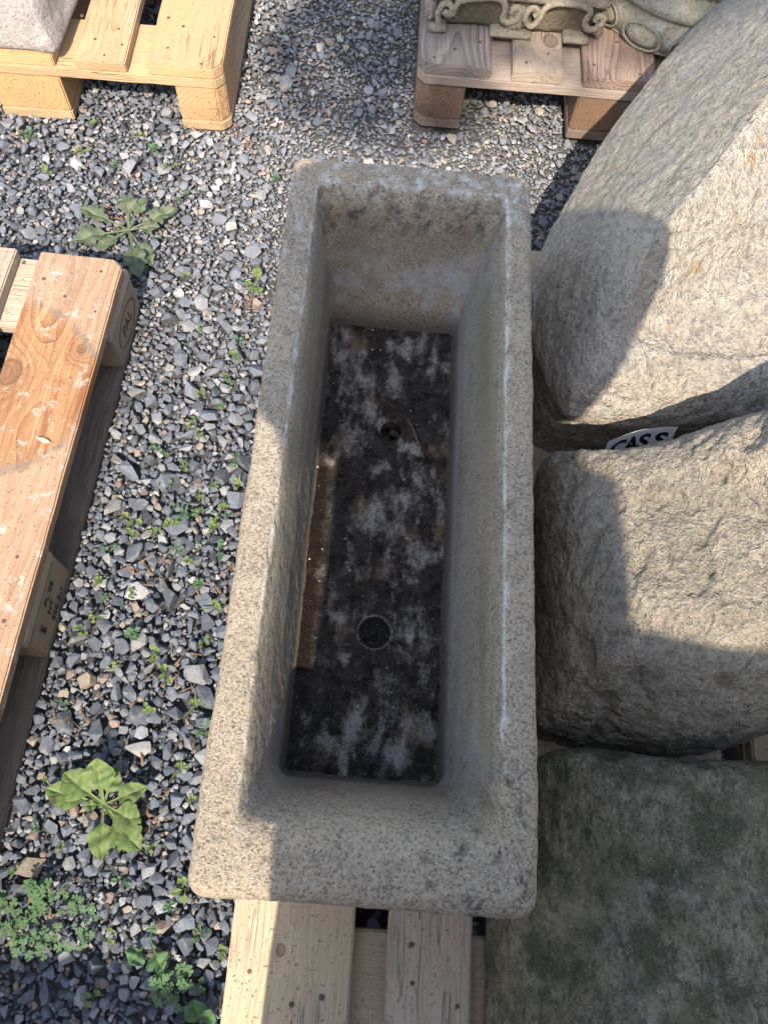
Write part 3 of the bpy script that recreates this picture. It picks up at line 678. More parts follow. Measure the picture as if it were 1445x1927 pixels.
sil_ = np.array(r1[-1]); cr_ = np.array(crease); cc_ = np.array([.60, .90, 0])
for q, lift in ((.36, .004), (.72, .006), (.95, .001), (1.0, 0)):
    m_ = sil_+(cr_-sil_)*q; m_[:5, :2] = (sil_+(cr_-sil_)*q**2.2)[:5, :2]; m_[:, 2] += lift; r1.append(m_.tolist())
for q in (.975, .92):
    m_ = cr_.copy(); m_[:, :2] = cc_[:2]+(m_[:, :2]-cc_[:2])*q; r1.append(m_.tolist())
loft_stone('boulder', r1, 620, 360, .004, M1, 'large lichen spotted boulder at the upper right, its flat top half in bright sunlight', 'boulder', cap=(.7, .4, .15, 0), topz=.004, group='rough hewn boulders', seed=3, strata=.0014, pits=.0016)

M2 = rockmat('buff_gritstone', (.43, .365, .28), (.14, .12, .10), (.60, .51, .385), moss=(.13, .14, .10), mossamt=.3, orange=.4, white=.2, bumpd=.014, gl=.3, tool=1.1)
r2_ = [
 [(.225, .18, .1462), (.26, .146, .1462), (.34, .140, .1462), (.44, .150, .1462), (.60, .21, .1462), (.80, .24, .1462), (.85, .4, .1462), (.78, .535, .1462), (.55, .53, .1462), (.42, .52, .1462), (.33, .51, .1462), (.255, .50, .1462), (.222, .47, .1462), (.212, .36, .1462)],
 [(.212, .175, .20), (.25, .140, .19), (.34, .132, .18), (.44, .142, .18), (.60, .20, .18), (.83, .24, .2), (.88, .4, .2), (.80, .545, .2), (.56, .545, .2), (.42, .53, .2), (.33, .52, .2), (.252, .51, .2), (.214, .485, .2), (.204, .36, .2)],
 [(.212, .188, .25), (.25, .153, .25), (.335, .142, .245), (.44, .150, .245), (.60, .20, .26), (.84, .24, .3), (.89, .4, .32), (.81, .55, .34), (.57, .55, .34), (.42, .53, .32), (.325, .508, .31), (.255, .493, .28), (.206, .492, .255), (.204, .36, .27)],
 [(.222, .215, .31), (.262, .185, .318), (.335, .172, .33), (.44, .178, .34), (.60, .21, .36), (.84, .25, .38), (.89, .4, .42), (.81, .545, .46), (.57, .535, .49), (.415, .505, .425), (.322, .480, .375), (.258, .470, .355), (.208, .482, .300), (.209, .36, .33)],
 [(.240, .235, .352), (.282, .208, .372), (.35, .200, .39), (.44, .208, .40), (.60, .24, .43), (.82, .28, .45), (.86, .4, .49), (.79, .53, .54), (.560, .515, .555), (.415, .478, .478), (.322, .460, .415), (.256, .458, .378), (.218, .460, .338), (.222, .35, .37)],
 [(.272, .275, .402), (.305, .255, .415), (.36, .25, .428), (.44, .26, .44), (.59, .29, .47), (.76, .32, .49), (.79, .4, .52), (.73, .485, .59), (.54, .470, .575), (.42, .440, .500), (.335, .43, .440), (.287, .41, .415), (.258, .390, .392), (.252, .345, .398)]]
loft_stone('boulder', r2_, 560, 260, .0055, M2, 'pitted buff boulder in the middle of the right side, leaning against the white paper tag', 'boulder', cap=(.7, .4, .15, 0), group='rough hewn boulders', seed=21, pits=.0055)

M3 = rockmat('mossy_dark_stone', (.27, .225, .15), (.040, .045, .032), (.50, .42, .30), moss=(.075, .085, .042), mossamt=.8, white=.22, bumpd=.012, gl=.4, scale=1.15, grain=(1, .55, 1), tool=1.2)
r3_ = [
 [(.196, -.40, .1462), (.35, -.42, .1462), (.55, -.42, .1462), (.78, -.40, .1462), (.82, -.15, .1462), (.78, .08, .1462), (.55, .115, .1462), (.36, .110, .1462), (.25, .105, .1462), (.208, .07, .1462), (.200, -.02, .1462), (.192, -.09, .1462), (.196, -.19, .1462), (.200, -.30, .1462)],
 [(.196, -.41, .19), (.35, -.43, .19), (.55, -.43, .19), (.80, -.41, .19), (.84, -.15, .19), (.80, .09, .19), (.55, .125, .19), (.36, .115, .19), (.25, .112, .19), (.203, .075, .19), (.198, -.02, .19), (.194, -.09, .18), (.197, -.19, .18), (.200, -.30, .18)],
 [(.206, -.40, .235), (.35, -.42, .24), (.55, -.42, .25), (.80, -.41, .25), (.84, -.15, .26), (.80, .09, .27), (.55, .128, .26), (.36, .118, .255), (.25, .115, .25), (.204, .080, .245), (.202, -.02, .24), (.204, -.09, .225), (.208, -.19, .225), (.210, -.30, .23)],
 [(.226, -.38, .268), (.36, -.40, .29), (.55, -.40, .30), (.79, -.39, .30), (.83, -.15, .31), (.79, .085, .32), (.55, .128, .303), (.36, .117, .298), (.25, .112, .291), (.212, .084, .282), (.216, -.02, .27), (.224, -.10, .255), (.230, -.19, .258), (.232, -.30, .262)],
 [(.262, -.35, .295), (.37, -.37, .32), (.55, -.37, .33), (.76, -.36, .33), (.80, -.14, .345), (.76, .065, .353), (.55, .112, .340), (.36, .100, .332), (.262, .095, .320), (.232, .072, .304), (.240, -.02, .295), (.252, -.10, .285), (.258, -.19, .288), (.26, -.28, .29)],
 [(.31, -.29, .318), (.39, -.30, .335), (.55, -.30, .343), (.69, -.29, .345), (.72, -.13, .355), (.69, .03, .36), (.55, .062, .350), (.38, .055, .342), (.30, .05, .332), (.272, .03, .320), (.282, -.03, .313), (.292, -.10, .306), (.296, -.17, .308), (.30, -.24, .312)]]
loft_stone('boulder', r3_, 520, 230, .004, M3, 'dark green mossy boulder filling the lower right corner', 'boulder', cap=(.7, .4, .15, 0), group='rough hewn boulders', seed=41, pits=.003)

# paper tag wedged between the two upper boulders
TAG_TOP = [(0.274, 0.494, 0.345), (0.294, 0.504, 0.35), (0.313, 0.511, 0.355), (0.335, 0.515, 0.36), (0.358, 0.518, 0.362)]
def paper_tag():
    t = empty('paper_tag', (.282, .50, .29), 0, 'white paper tag with black lettering wedged between two boulders', 'tag')
    L_, Hh = .125, .062; nx, ny = 24, 6; V = []
    top = catmull(TAG_TOP, 60, False)-np.array([.282, .50, .29])
    dn = np.array([.006, -.012, -.055])/.0566
    def pos(u, v):      # u along the top edge, v from bottom (0) to top (1): a gently bowed sheet
        q = min(max(u, -.05), 1)*59; i0 = int(min(max(math.floor(q), 0), 58)); c = top[i0]+(top[i0+1]-top[i0])*(q-i0)
        c = c+dn*(1-v)*Hh; return (c[0], c[1]+.004*math.sin(pi*v), c[2])
    for j in range(ny):
        for i in range(nx): V.append(pos(i/(nx-1), j/(ny-1)))
    n = NT('tag_paper'); m = n.done((.78, .79, .80), rough=.5)
    V = np.array(V); n1 = np.array([.25, -.93, .25])*.0004
    F = grid_faces(ny, nx, False); V2 = np.concatenate([V, V-n1]); F2 = np.concatenate([F, F[:, ::-1]+len(V)])
    mesh_np('tag_sheet', V2, F2, m, t)
    ink = NT('tag_ink').done((.01, .01, .012), rough=.5)
    for k, ch in enumerate('CASS'):
        cu = bpy.data.curves.new('l', 'FONT'); cu.body = ch; cu.size = .047; cu.offset = .0016; tmp = bpy.data.objects.new('l', cu); COL.objects.link(tmp)
        dg = bpy.context.evaluated_depsgraph_get(); me = bpy.data.meshes.new_from_object(tmp.evaluated_get(dg)); bpy.data.objects.remove(tmp)
        for v in me.vertices:
            u = (.012+k*.0275+v.co.x*.9)/L_; vv = (.0165+v.co.y)/Hh; p = pos(u, vv); v.co = (p[0]-.0002, p[1]-.0009, p[2]+.0002)
        me.materials.clear(); me.materials.append(ink); put(bpy.data.objects.new('tag_lettering', me), t)
paper_tag()

# ------------------------------------------------------------------ carved stones and rock on the far pallets
def loc2world(o, yaw, z0, p):
    return (o[0]+p[0]*cos(yaw)-p[1]*sin(yaw), o[1]+p[0]*sin(yaw)+p[1]*cos(yaw), p[2]+z0)
TRO, TRY, TRZ = (-.0391, 1.3942), .0516, .008
M4 = rockmat('carved_buff_stone', (.37, .305, .225), (.12, .10, .08), (.47, .40, .30), white=.3, bumpd=.006, gl=.3)
M5 = rockmat('carved_dark_recess', (.16, .13, .09), (.07, .055, .04), (.24, .20, .14), white=0, bumpd=.006, gl=0)
def rough_box(name, x0, x1, y0, y1, z0, z1, mat, parent, amp=.002, seed=0, step=.012, taper=0):
    bm = bmesh.new(); bmesh.ops.create_cube(bm, size=1)
    for v in bm.verts: v.co = ((x0+x1)/2+v.co.x*(x1-x0), (y0+y1)/2+v.co.y*(y1-y0), (z0+z1)/2+v.co.z*(z1-z0))
    if taper:
        for v in bm.verts:
            if v.co.z < (z0+z1)/2: v.co.y += taper
    bmesh.ops.bevel(bm, geom=bm.edges[:], offset=min(.006, (z1-z0)*.2, (y1-y0)*.2), segments=2, affect='EDGES')
    for ax, (a, b) in enumerate(((x0, x1), (y0, y1), (z0, z1))):
        for i in range(1, int((b-a)/step)):
            c = [0, 0, 0]; c[ax] = a+i*step; nn = [0, 0, 0]; nn[ax] = 1
            bmesh.ops.bisect_plane(bm, geom=bm.verts[:]+bm.edges[:]+bm.faces[:], plane_co=c, plane_no=nn)
    bm.normal_update(); V = np.array([v.co[:] for v in bm.verts]); d = (fbm(V+seed, 25, 3)+fbm(V+seed, 90, 2)*.5)*amp*2
    for v, k in zip(bm.verts, d): v.co += v.normal*k
    return bm_obj(name, bm, mat, parent, smooth=True)
def carved():
    t = empty('carved_stone', loc2world(TRO, TRY, TRZ, (0, 0, 0)), TRY, 'buff carved architectural stone with scrolls in relief on the upper right pallet', 'carved stone')
    rough_box('stone_core', .016, .352, .118, .52, .1447, .31, M5, t, .004, 3)
    rough_box('frieze', .006, .362, .106, .53, .205, .36, M4, t, .0015, 5)
    rough_box('pier', .168, .204, .104, .13, .150, .20, M4, t, .0015, 7)
    rough_box('side_return', .006, .026, .100, .52, .158, .20, M4, t, .002, 9); rough_box('side_return', .345, .362, .100, .52, .152, .20, M4, t, .002, 10)
    for a, b, z in ((.138, .222, .1447), (.286, .338, .1447), (.016, .050, .1447)): rough_box('foot_ledge', a, b, .090, .13, z, z+.011, M4, t, .001, 11)
    def conv(X, Y):
        xb = 200 + (X-150)*.12; return ((X-60)/3745. + .010, .150 + (xb-Y)/4.01/900)
    paths = [[(150, 175), (140, 100), (165, 45), (215, 40), (240, 80), (215, 115), (185, 95), (250, 110), (275, 40), (320, 15), (420, 5), (520, 8), (600, 30), (625, 100), (620, 160), (660, 190), (715, 175), (738, 125), (715, 85), (685, 90), (680, 120)],
             [(845, 150), (865, 125), (845, 95), (800, 105), (785, 165), (815, 215), (860, 215), (890, 160), (915, 95), (980, 68), (1090, 70), (1190, 95), (1245, 135), (1225, 200), (1255, 255), (1310, 262), (1350, 225), (1345, 180), (1305, 170), (1295, 200)]]
    for pth in paths:
        P = [conv(*p) for p in pth]; C = catmull([(a, 0, b) for a, b in P], 110, False); V = []
        for i in range(len(C)):
            tg = C[min(i+1, len(C)-1)]-C[max(i-1, 0)]; tg /= np.linalg.norm(tg)+1e-9; sd = np.array([-tg[2], 0, tg[0]]); rr = .0062
            for k in range(10): a = 2*pi*k/10; V.append(C[i]+sd*rr*cos(a)+np.array([0, -1, 0])*(.0058*sin(a))+np.array([0, .1045, 0]))
        V = np.array(V); V += (fbm(V, 80, 2)*.0012)[:, None]
        mesh_np('scroll_moulding', V, grid_faces(len(C), 10), M4, t)
carved()
def round_stone():
    M6 = rockmat('lichened_cast_stone', (.31, .275, .215), (.10, .09, .075), (.47, .43, .34), moss=(.15, .14, .09), mossamt=.3, white=.6, bumpd=.004, gl=.4)
    t = empty('round_plinth', loc2world(TRO, TRY, TRZ, (.56, .285, .1447)), 0, 'round moulded stone base with a band of ovals beside the carved scroll stone', 'carved stone')
    pr = [(.05, 0), (.205, .001), (.218, .006), (.226, .02), (.229, .035), (.224, .052), (.214, .060), (.214, .066), (.222, .074), (.221, .086), (.208, .098), (.197, .102), (.195, .108), (.199, .116), (.196, .130), (.184, .139), (.174, .140), (.170, .146), (.172, .156), (.164, .168), (.150, .173), (.146, .182), (.146, .20), (.05, .205), (.002, .205)]
    P = catmull([(a, 0, b) for a, b in pr], 150, False); nu = 300; A = np.arange(nu)*2*pi/nu
    V = np.stack([P[:, 0][:, None]*np.cos(A), P[:, 0][:, None]*np.sin(A), P[:, 2][:, None]+0*A], -1).reshape(-1, 3)
    d = fbm(V, 14, 3)*.004+fbm(V, 70, 3)*.0018; V = V*(1+(d/np.maximum(np.hypot(V[:, 0], V[:, 1]), .05))[:, None]*np.array([1, 1, 0]))
    mesh_np('moulded_drum', V, grid_faces(150, nu), M6, t)
    n = 14
    for k in range(n):
        a = 2*pi*(k+.35)/n; nu_, nv_ = 20, 12; V = []
        for j in range(nv_):
            ph = pi*j/(nv_-1)
            for i in range(nu_):
                th = 2*pi*i/nu_; V.append((.0085*cos(ph), .034*sin(ph)*cos(th), .017*sin(ph)*sin(th)))
        V = np.array(V); V += (fbm(V+k, 50, 2)*.002)[:, None]; m = np.array([[cos(a), -sin(a), 0], [sin(a), cos(a), 0], [0, 0, 1]])
        V = V @ m.T + np.array([.2275*cos(a), .2275*sin(a), .028]); mesh_np('oval_boss', V, grid_faces(nv_, nu_), M6, t)
        V = []
        for i in range(28):
            th = 2*pi*i/28
            for q in range(6): b = 2*pi*q/6; V.append((.003*sin(b)+.001, (.042+.0028*cos(b))*cos(th), (.024+.0028*cos(b))*sin(th)))
        V = np.array(V) @ m.T + np.array([.2265*cos(a), .2265*sin(a), .028]); Fq = grid_faces(28, 6); F_ = np.concatenate([Fq, np.array([[27*6+q, 27*6+(q+1) % 6, (q+1) % 6, q] for q in range(6)])])
        mesh_np('oval_border', V, F_, M6, t)
round_stone()
M7 = rockmat('pale_sandstone_block', (.37, .325, .295), (.18, .16, .15), (.50, .45, .40), white=.3, bumpd=.007, gl=.0)
TLO = (-.4180 - .8*cos(Y2), 1.3293 - .8*sin(Y2))
def l2(p): return loc2world(TLO, Y2, -.007, p)
rk = [[l2(p) for p in r] for r in [
 [(.10, .015, .1465), (.30, .012, .1465), (.420, .014, .1465), (.462, .010, .1465), (.480, .020, .1465), (.486, .10, .1465), (.492, .25, .1465), (.48, .42, .1465), (.3, .45, .1465), (.1, .44, .1465), (.02, .3, .1465), (.02, .1, .1465)],
 [(.10, .012, .19), (.30, .010, .19), (.415, .014, .19), (.455, .014, .19), (.474, .030, .19), (.482, .11, .19), (.488, .25, .19), (.475, .42, .19), (.3, .45, .19), (.1, .44, .19), (.02, .3, .19), (.02, .1, .19)],
 [(.10, .030, .245), (.30, .026, .245), (.40, .032, .245), (.436, .034, .245), (.458, .056, .245), (.466, .12, .245), (.470, .25, .245), (.46, .40, .245), (.3, .43, .245), (.1, .42, .245), (.04, .3, .245), (.04, .1, .245)],
 [(.12, .07, .272), (.29, .065, .275), (.37, .07, .275), (.395, .075, .275), (.405, .095, .275), (.41, .14, .275), (.41, .25, .275), (.40, .36, .272), (.28, .38, .27), (.12, .37, .27), (.08, .28, .27), (.08, .12, .27)]]]
loft_stone('stone_block', rk, 260, 110, .0035, M7, 'pale pinkish stone block on the fresh yellow pallet, cut off by the top left corner', 'stone block', seed=77)
rm = M7

# ------------------------------------------------------------------ weeds
def leafmat(name, a, b, c2):
    n = NT(name); f = n.noise(60, 4, .6); g = n.noise(400, 2, .5); c = n.mix(n.ramp(f, .35, .6), a, b); c = n.mix(n.ramp(n.noise(38, 4, .7), .60, .66, 0, .8), c, c2)
    c = n.mix(n.ramp(g, .6, .7, 0, .3), c, c2); v = n.attr('vein'); c = n.mix(n.math('MULTIPLY', v, .45), c, (.22, .28, .11))
    m = n.done(c, n.bump(n.math('ADD', f, v), .002, .7), .55)
    n.b.inputs['Subsurface Weight'].default_value = 0
    tr = n.n.new('ShaderNodeBsdfTranslucent'); n.set(tr.inputs[0], c); mx = n.n.new('ShaderNodeMixShader'); mx.inputs[0].default_value = .25
    n.L(n.b.outputs[0], mx.inputs[1]); n.L(tr.outputs[0], mx.inputs[2]); n.L(mx.outputs[0], n.n['Material Output'].inputs[0]); return m
LG = leafmat('broad_leaf_green', (.095, .15, .045), (.17, .235, .08), (.11, .09, .05))
LG2 = leafmat('worn_leaf_green', (.075, .11, .06), (.15, .17, .11), (.14, .11, .08))
SG = leafmat('seedling_green', (.10, .16, .045), (.17, .23, .07), (.20, .17, .06))
DG = leafmat('clover_green', (.05, .12, .055), (.09, .18, .075), (.10, .14, .05))
def leaf_np(L_, W_, az, elev, droop, stalk=.35, nl=26, nw=13, wav=.16, ragged=0, rnd=random):
    """broad leaf blade on a stalk, from the origin"""
    V, vn = [], []; ph = rnd.uniform(0, 6)
    for i in range(nl):
        q = i/(nl-1); s = q*L_
        if q < stalk: hw = W_*.055
        else:
            e = (q-stalk)/(1-stalk); hw = W_*.5*(math.sin(pi*min(1, e**.72*1.0))**.8 if e < 1 else 0) + W_*.02*(1-e)
            hw *= 1+(.25+ragged)*(math.sin(e*31+ph)*.14+math.sin(e*67+ph*2)*.10+rnd.uniform(-.05, .05))
        z = s*math.sin(elev) - droop*q*q*L_; xx = s*cos(elev)
        for j in range(nw):
            b = 2*j/(nw-1)-1
            y = b*hw; zz = z + (abs(b)-.5*b*b)*hw*.55 + (wav*hw*math.sin(q*17+ph+b*2) if q > stalk else abs(b)*.001) + .004
            V.append((xx*cos(az)-y*sin(az), xx*sin(az)+y*cos(az), zz)); vn.append(max(0, 1-abs(b)*5) if q > stalk else .6)
            if q > stalk: vn[-1] = max(vn[-1], max(0, math.sin((q*9-abs(b)*2.0)*pi))**10*.5)
    return np.array(V), np.array(vn), grid_faces(nl, nw, False)
def weed(name, loc, label, cat, leaves, mat, stalk=.35, group=None):
    t = empty(name, loc, 0, label, cat, group)
    for (L_, W_, az, el, dr, *rg) in leaves:
        V, vn, F = leaf_np(L_, W_, R(az), R(el), dr, stalk, ragged=rg[0] if rg else 0)
        mesh_np('leaf', V, F, rg[1] if len(rg) > 1 else mat, t, attrs={'vein': vn})
    return t
weed('plantain_weed', (-.348, -.005, .003), 'bright green broad leaved weed at the lower left, lit by the sun', 'weed',
     [(.078, .048, 103, 38, .1), (.088, .040, 172, 12, .1), (.082, .048, 150, 28, .25), (.070, .042, -18, 22, .2), (.088, .046, -38, 14, .15, .6), (.075, .036, -78, 12, .1), (.070, .030, 28, 18, .15), (.062, .032, 78, 30, .2), (.03, .015, 190, 25, .1)], LG)
WW = weed('plantain_weed', (-.560, 1.025, .003), 'worn grey green broad leaved weed beside the far corner of the orange grained pallet', 'weed',
     [(.095, .042, 100, 30, .25, .8), (.10, .030, 72, 30, .3, .3), (.125, .038, 163, 14, .12, 1.3), (.120, .042, 32, 12, .05, 1.5), (.075, .034, 8, 18, .12, .5), (.125, .050, 205, 10, .12, .7), (.085, .022, 238, 12, .12, .4), (.150, .048, -66, 12, .10, .9), (.12, .040, -50, 8, .1, .9), (.085, .035, 228, 8, .1)], LG2, stalk=.42)
WW.scale = (.88, .88, .88)
weed('plantain_weed', (-.292, .935, .004), 'small yellowish leafy weed on the gravel beside the trough wall', 'weed',
     [(.035, .018, 95, 30, .1), (.032, .018, -70, 20, .1), (.026, .014, 200, 20, .1), (.03, .012, -110, 20, .1)], SG)
weed('plantain_weed', (-.245, -.165, .003), 'small two leaved weed on the shaded gravel near the bottom of the trough', 'weed',
     [(.040, .030, 240, 30, .2), (.046, .030, -52, 20, .2, .5), (.022, .014, 80, 30, .1)], DG, stalk=.45)
weed('plantain_weed', (-.150, -.262, .004), 'dark green leafy weed at the left foot of the pale pallet', 'weed',
     [(.05, .03, 120, 30, .1), (.055, .026, 190, 30, .2), (.05, .022, 80, 50, .2), (.04, .02, 240, 20, .1)], DG)
def sprig(rng, n, L0, W0, grass=0):
    Vs, vs, Fs = [], [], []; b = 0
    for k in range(n):
        az = rng.uniform(0, 2*pi)
        if k < grass: V, v, F = leaf_np(L0*rng.uniform(1.4, 2.4), W0*.36, az, R(rng.uniform(15, 60)), rng.uniform(.2, .8), 0, 7, 3, .0, rnd=rng)
        else: V, v, F = leaf_np(L0*rng.uniform(.7, 1.2), W0*rng.uniform(.8, 1.2), az, R(rng.uniform(10, 50)), rng.uniform(0, .3), .4, 8, 5, .05, rnd=rng)
        V = V+np.array([rng.uniform(-.004, .004), rng.uniform(-.004, .004), 0]); Vs.append(V); vs.append(v*.4); Fs.append(F+b); b += len(V)
    return np.concatenate(Vs), np.concatenate(vs), np.concatenate(Fs)
rng = random.Random(5)
kinds = []
for k in range(10):
    V, v, F = sprig(rng, rng.choice((4, 5, 6, 7)), .014, .0085, rng.choice((0, 0, 1, 2))); o = mesh_np('seedling', V, F, SG if k % 3 else DG, attrs={'vein': v}); kinds.append(o)
spots = [(-.298, .8), (-.306, .764), (-.354, .689), (-.311, .662), (-.347, .541), (-.318, .489), (-.354, .47), (-.279, .431), (-.366, .42), (-.44, .37), (-.323, .388), (-.302, .372), (-.254, .241), (-.369, .248), (-.445, .245), (-.378, .184), (-.437, .125),
 (-.311, .14), (-.239, .148), (-.812, 1.227), (-.825, 1.235), (-.758, 1.152), (-.698, 1.213), (-.557, 1.244), (-.603, 1.274), (-.305, 1.627), (-.347, 1.629), (-.169, -.045), (-.268, -.049), (-.299, -.094), (-.18, -.144), (-.15, -.164), (-.296, -.235), (-.163, -.243),
 (-.298, -.173), (-.449, -.104), (-.418, -.134), (-.288, .51), (-.27, .47), (-.262, .40), (-.29, .405), (-.40, .405), (-.41, .43), (-.275, .345), (-.36, .62), (-.335, .60), (-.30, .71), (-.318, .73), (-.25, .30), (-.262, .205), (-.225, .11), (-.33, .22), (-.30, .19), (-.42, .30), (-.385, .31),
 (-.245, .52), (-.255, .56), (-.44, .33), (-.43, .27), (-.385, .56), (-.37, .50), (-.34, .43), (-.21, -.10), (-.228, -.125), (-.40, -.06), (-.44, .02), (-.43, -.04), (-.23, .02), (-.25, .06), (-.48, 1.12), (-.62, 1.18), (-.70, 1.28), (-.52, 1.2), (-.3, 1.2), (-.42, .93), (-.38, .83), (-.26, .46), (-.27, .44), (-.305, .455), (-.29, .47), (-.32, .45)]
for i, (x, y) in enumerate(spots):
    src = kinds[i % 10]; o = src if i < 10 else put(src.copy()); o.location = (x+rng.uniform(-.006, .006), y+rng.uniform(-.006, .006), .004); o.rotation_euler = (rng.uniform(-.15, .15), rng.uniform(-.15, .15), rng.uniform(0, 6.3))
    sc = rng.uniform(.6, 1.2); o.scale = (sc, sc, sc)
    kn = i % 10; look = ('dark green' if kn % 3 == 0 else 'yellow green'); X, Y = x, y
    if Y > 1.5: where = 'on the shaded gravel between the two far pallets'
    elif Y > .9: where = 'on the gravel in front of the fresh yellow pallet' if X < -.45 else 'on the fine gravel left of the far end of the trough'
    elif Y > .58: where = 'on the gravel just left of the shaded part of the trough'
    elif Y > .33: where = ('between %s slates close to the trough wall' if X > -.285 else 'between %s slates midway from trough to pallet' if X > -.36 else 'between %s slates close to the orange pallet') % ('farther' if Y > .45 else 'nearer')
    elif Y > .16: where = 'among the slates beside the marked block of the orange grained pallet' if X < -.34 else 'by the bark shreds close to the trough wall'
    elif Y > .0: where = 'on the stones just beyond the big bright weed'
    elif X > -.26: where = 'on the gravel by the near corner of the trough'
    else: where = 'around the clover patch at the lower left'
    tag(o, 'tiny %s seedling %s' % (look, where), 'seedling', '%s seedlings %s' % (look, where))
def clover(name, cx, cy, rx, ry, n, label):
    Vs, vs, Fs = [], [], []; b = 0
    for k in range(n):
        a = rng.uniform(0, 2*pi); q = math.sqrt(rng.random()); x, y = cx+rx*q*cos(a), cy+ry*q*sin(a); z = rng.uniform(.006, .024); r = rng.uniform(.003, .0062)
        for t in range(3):
            az = a*3+t*2.094; V = [(0, 0, 0)]
            for j in range(7): ph = az-.85+1.7*j/6; rr = r*(1.15 if j not in (0, 3, 6) else .95); V.append((rr*cos(ph), rr*sin(ph), r*.25*(1 if j != 3 else .5)))
            V = np.array(V)+np.array([x, y, z]); f = [(0, 1+j, 2+j) for j in range(6)]
            Vs.append(V); vs.append(np.array([.8]+[.0]*7)); Fs.append(np.array(f)+b); b += 8
        V = np.array([(x-.0005, y, z), (x+.0005, y, z), (x+.001+rng.uniform(-.006, .006), y+rng.uniform(-.006, .006), 0)]); Vs.append(V); vs.append(np.ones(3)*.6); Fs.append(np.array([[0, 1, 2]])+b); b += 3
    tag(mesh_np(name, np.concatenate(Vs), np.concatenate(Fs), DG, attrs={'vein': np.concatenate(vs)}), label, kind='stuff')
clover('clover', -.390, -.155, .075, .045, 120, 'patch of small leaved green clover at the lower left')
clover('clover', -.195, -.215, .035, .025, 45, 'fine leaved green ground cover by the pale pallet')
# bark shreds and straw
n = NT('bark_shred'); MB = n.done(n.mix(n.noise(150, 4), (.12, .06, .035), (.30, .19, .12)), n.bump(n.noise(500), .002), .9)
Vs, Fs = [], []; b = 0
for k in range(130):
    cl = rng.choice(((-.24, .17), (-.30, .19), (-.25, .33), (-.22, .12), (-.30, .05), (-.33, .02), (-.285, -.005), (-.60, 1.05), (-.40, -.14), (-.37, .36), (-.4, 1.3), (-.3, .9), (-.42, .1), (-.52, 1.06)))
    x, y = rng.gauss(cl[0], .022), rng.gauss(cl[1], .018); a = rng.uniform(0, pi); L_ = rng.uniform(.003, .014); W_ = rng.uniform(.0007, .0026); z = rng.uniform(.004, .010)
    c, s = cos(a), sin(a); dz = rng.uniform(-.003, .003)
    V = [(-L_, -W_, -dz), (L_, -W_*.4, dz), (L_, W_*.4, dz), (-L_, W_, -dz), (0, 0, .0015)]
    Vs.append(np.array([(x+p*c-q*s, y+p*s+q*c, z+r) for p, q, r in V])); Fs.append(np.array([(0, 1, 4), (1, 2, 4), (2, 3, 4), (3, 0, 4), (1, 0, 3), (1, 3, 2)])+b); b += 5
tag(mesh_np('bark_shreds', np.concatenate(Vs), np.concatenate(Fs), MB, smooth=False), 'red brown shreds of bark and straw strewn on the gravel', kind='stuff')
# a sliver of wood lying on the orange pallet
def sliver():
    V = []
    for i in range(9):
        q = i/8; r = .0042*math.sin(pi*min(max(q, .06), .94))**.6
        for k in range(8): a = 2*pi*k/8; V.append((-.011+.022*q, r*cos(a), .0016*sin(a)))
    n = NT('pale_sliver'); o = mesh_np('wood_chip', np.array(V), grid_faces(9, 8), n.done(n.mix(n.noise(200), (.60, .47, .36), (.45, .32, .22))))
    o.location = (-.536, .502, LZ+.1475); o.rotation_euler = (0, 0, -.25); tag(o, 'pale oval wood chip lying on the orange grained board', 'wood chip')
sliver()

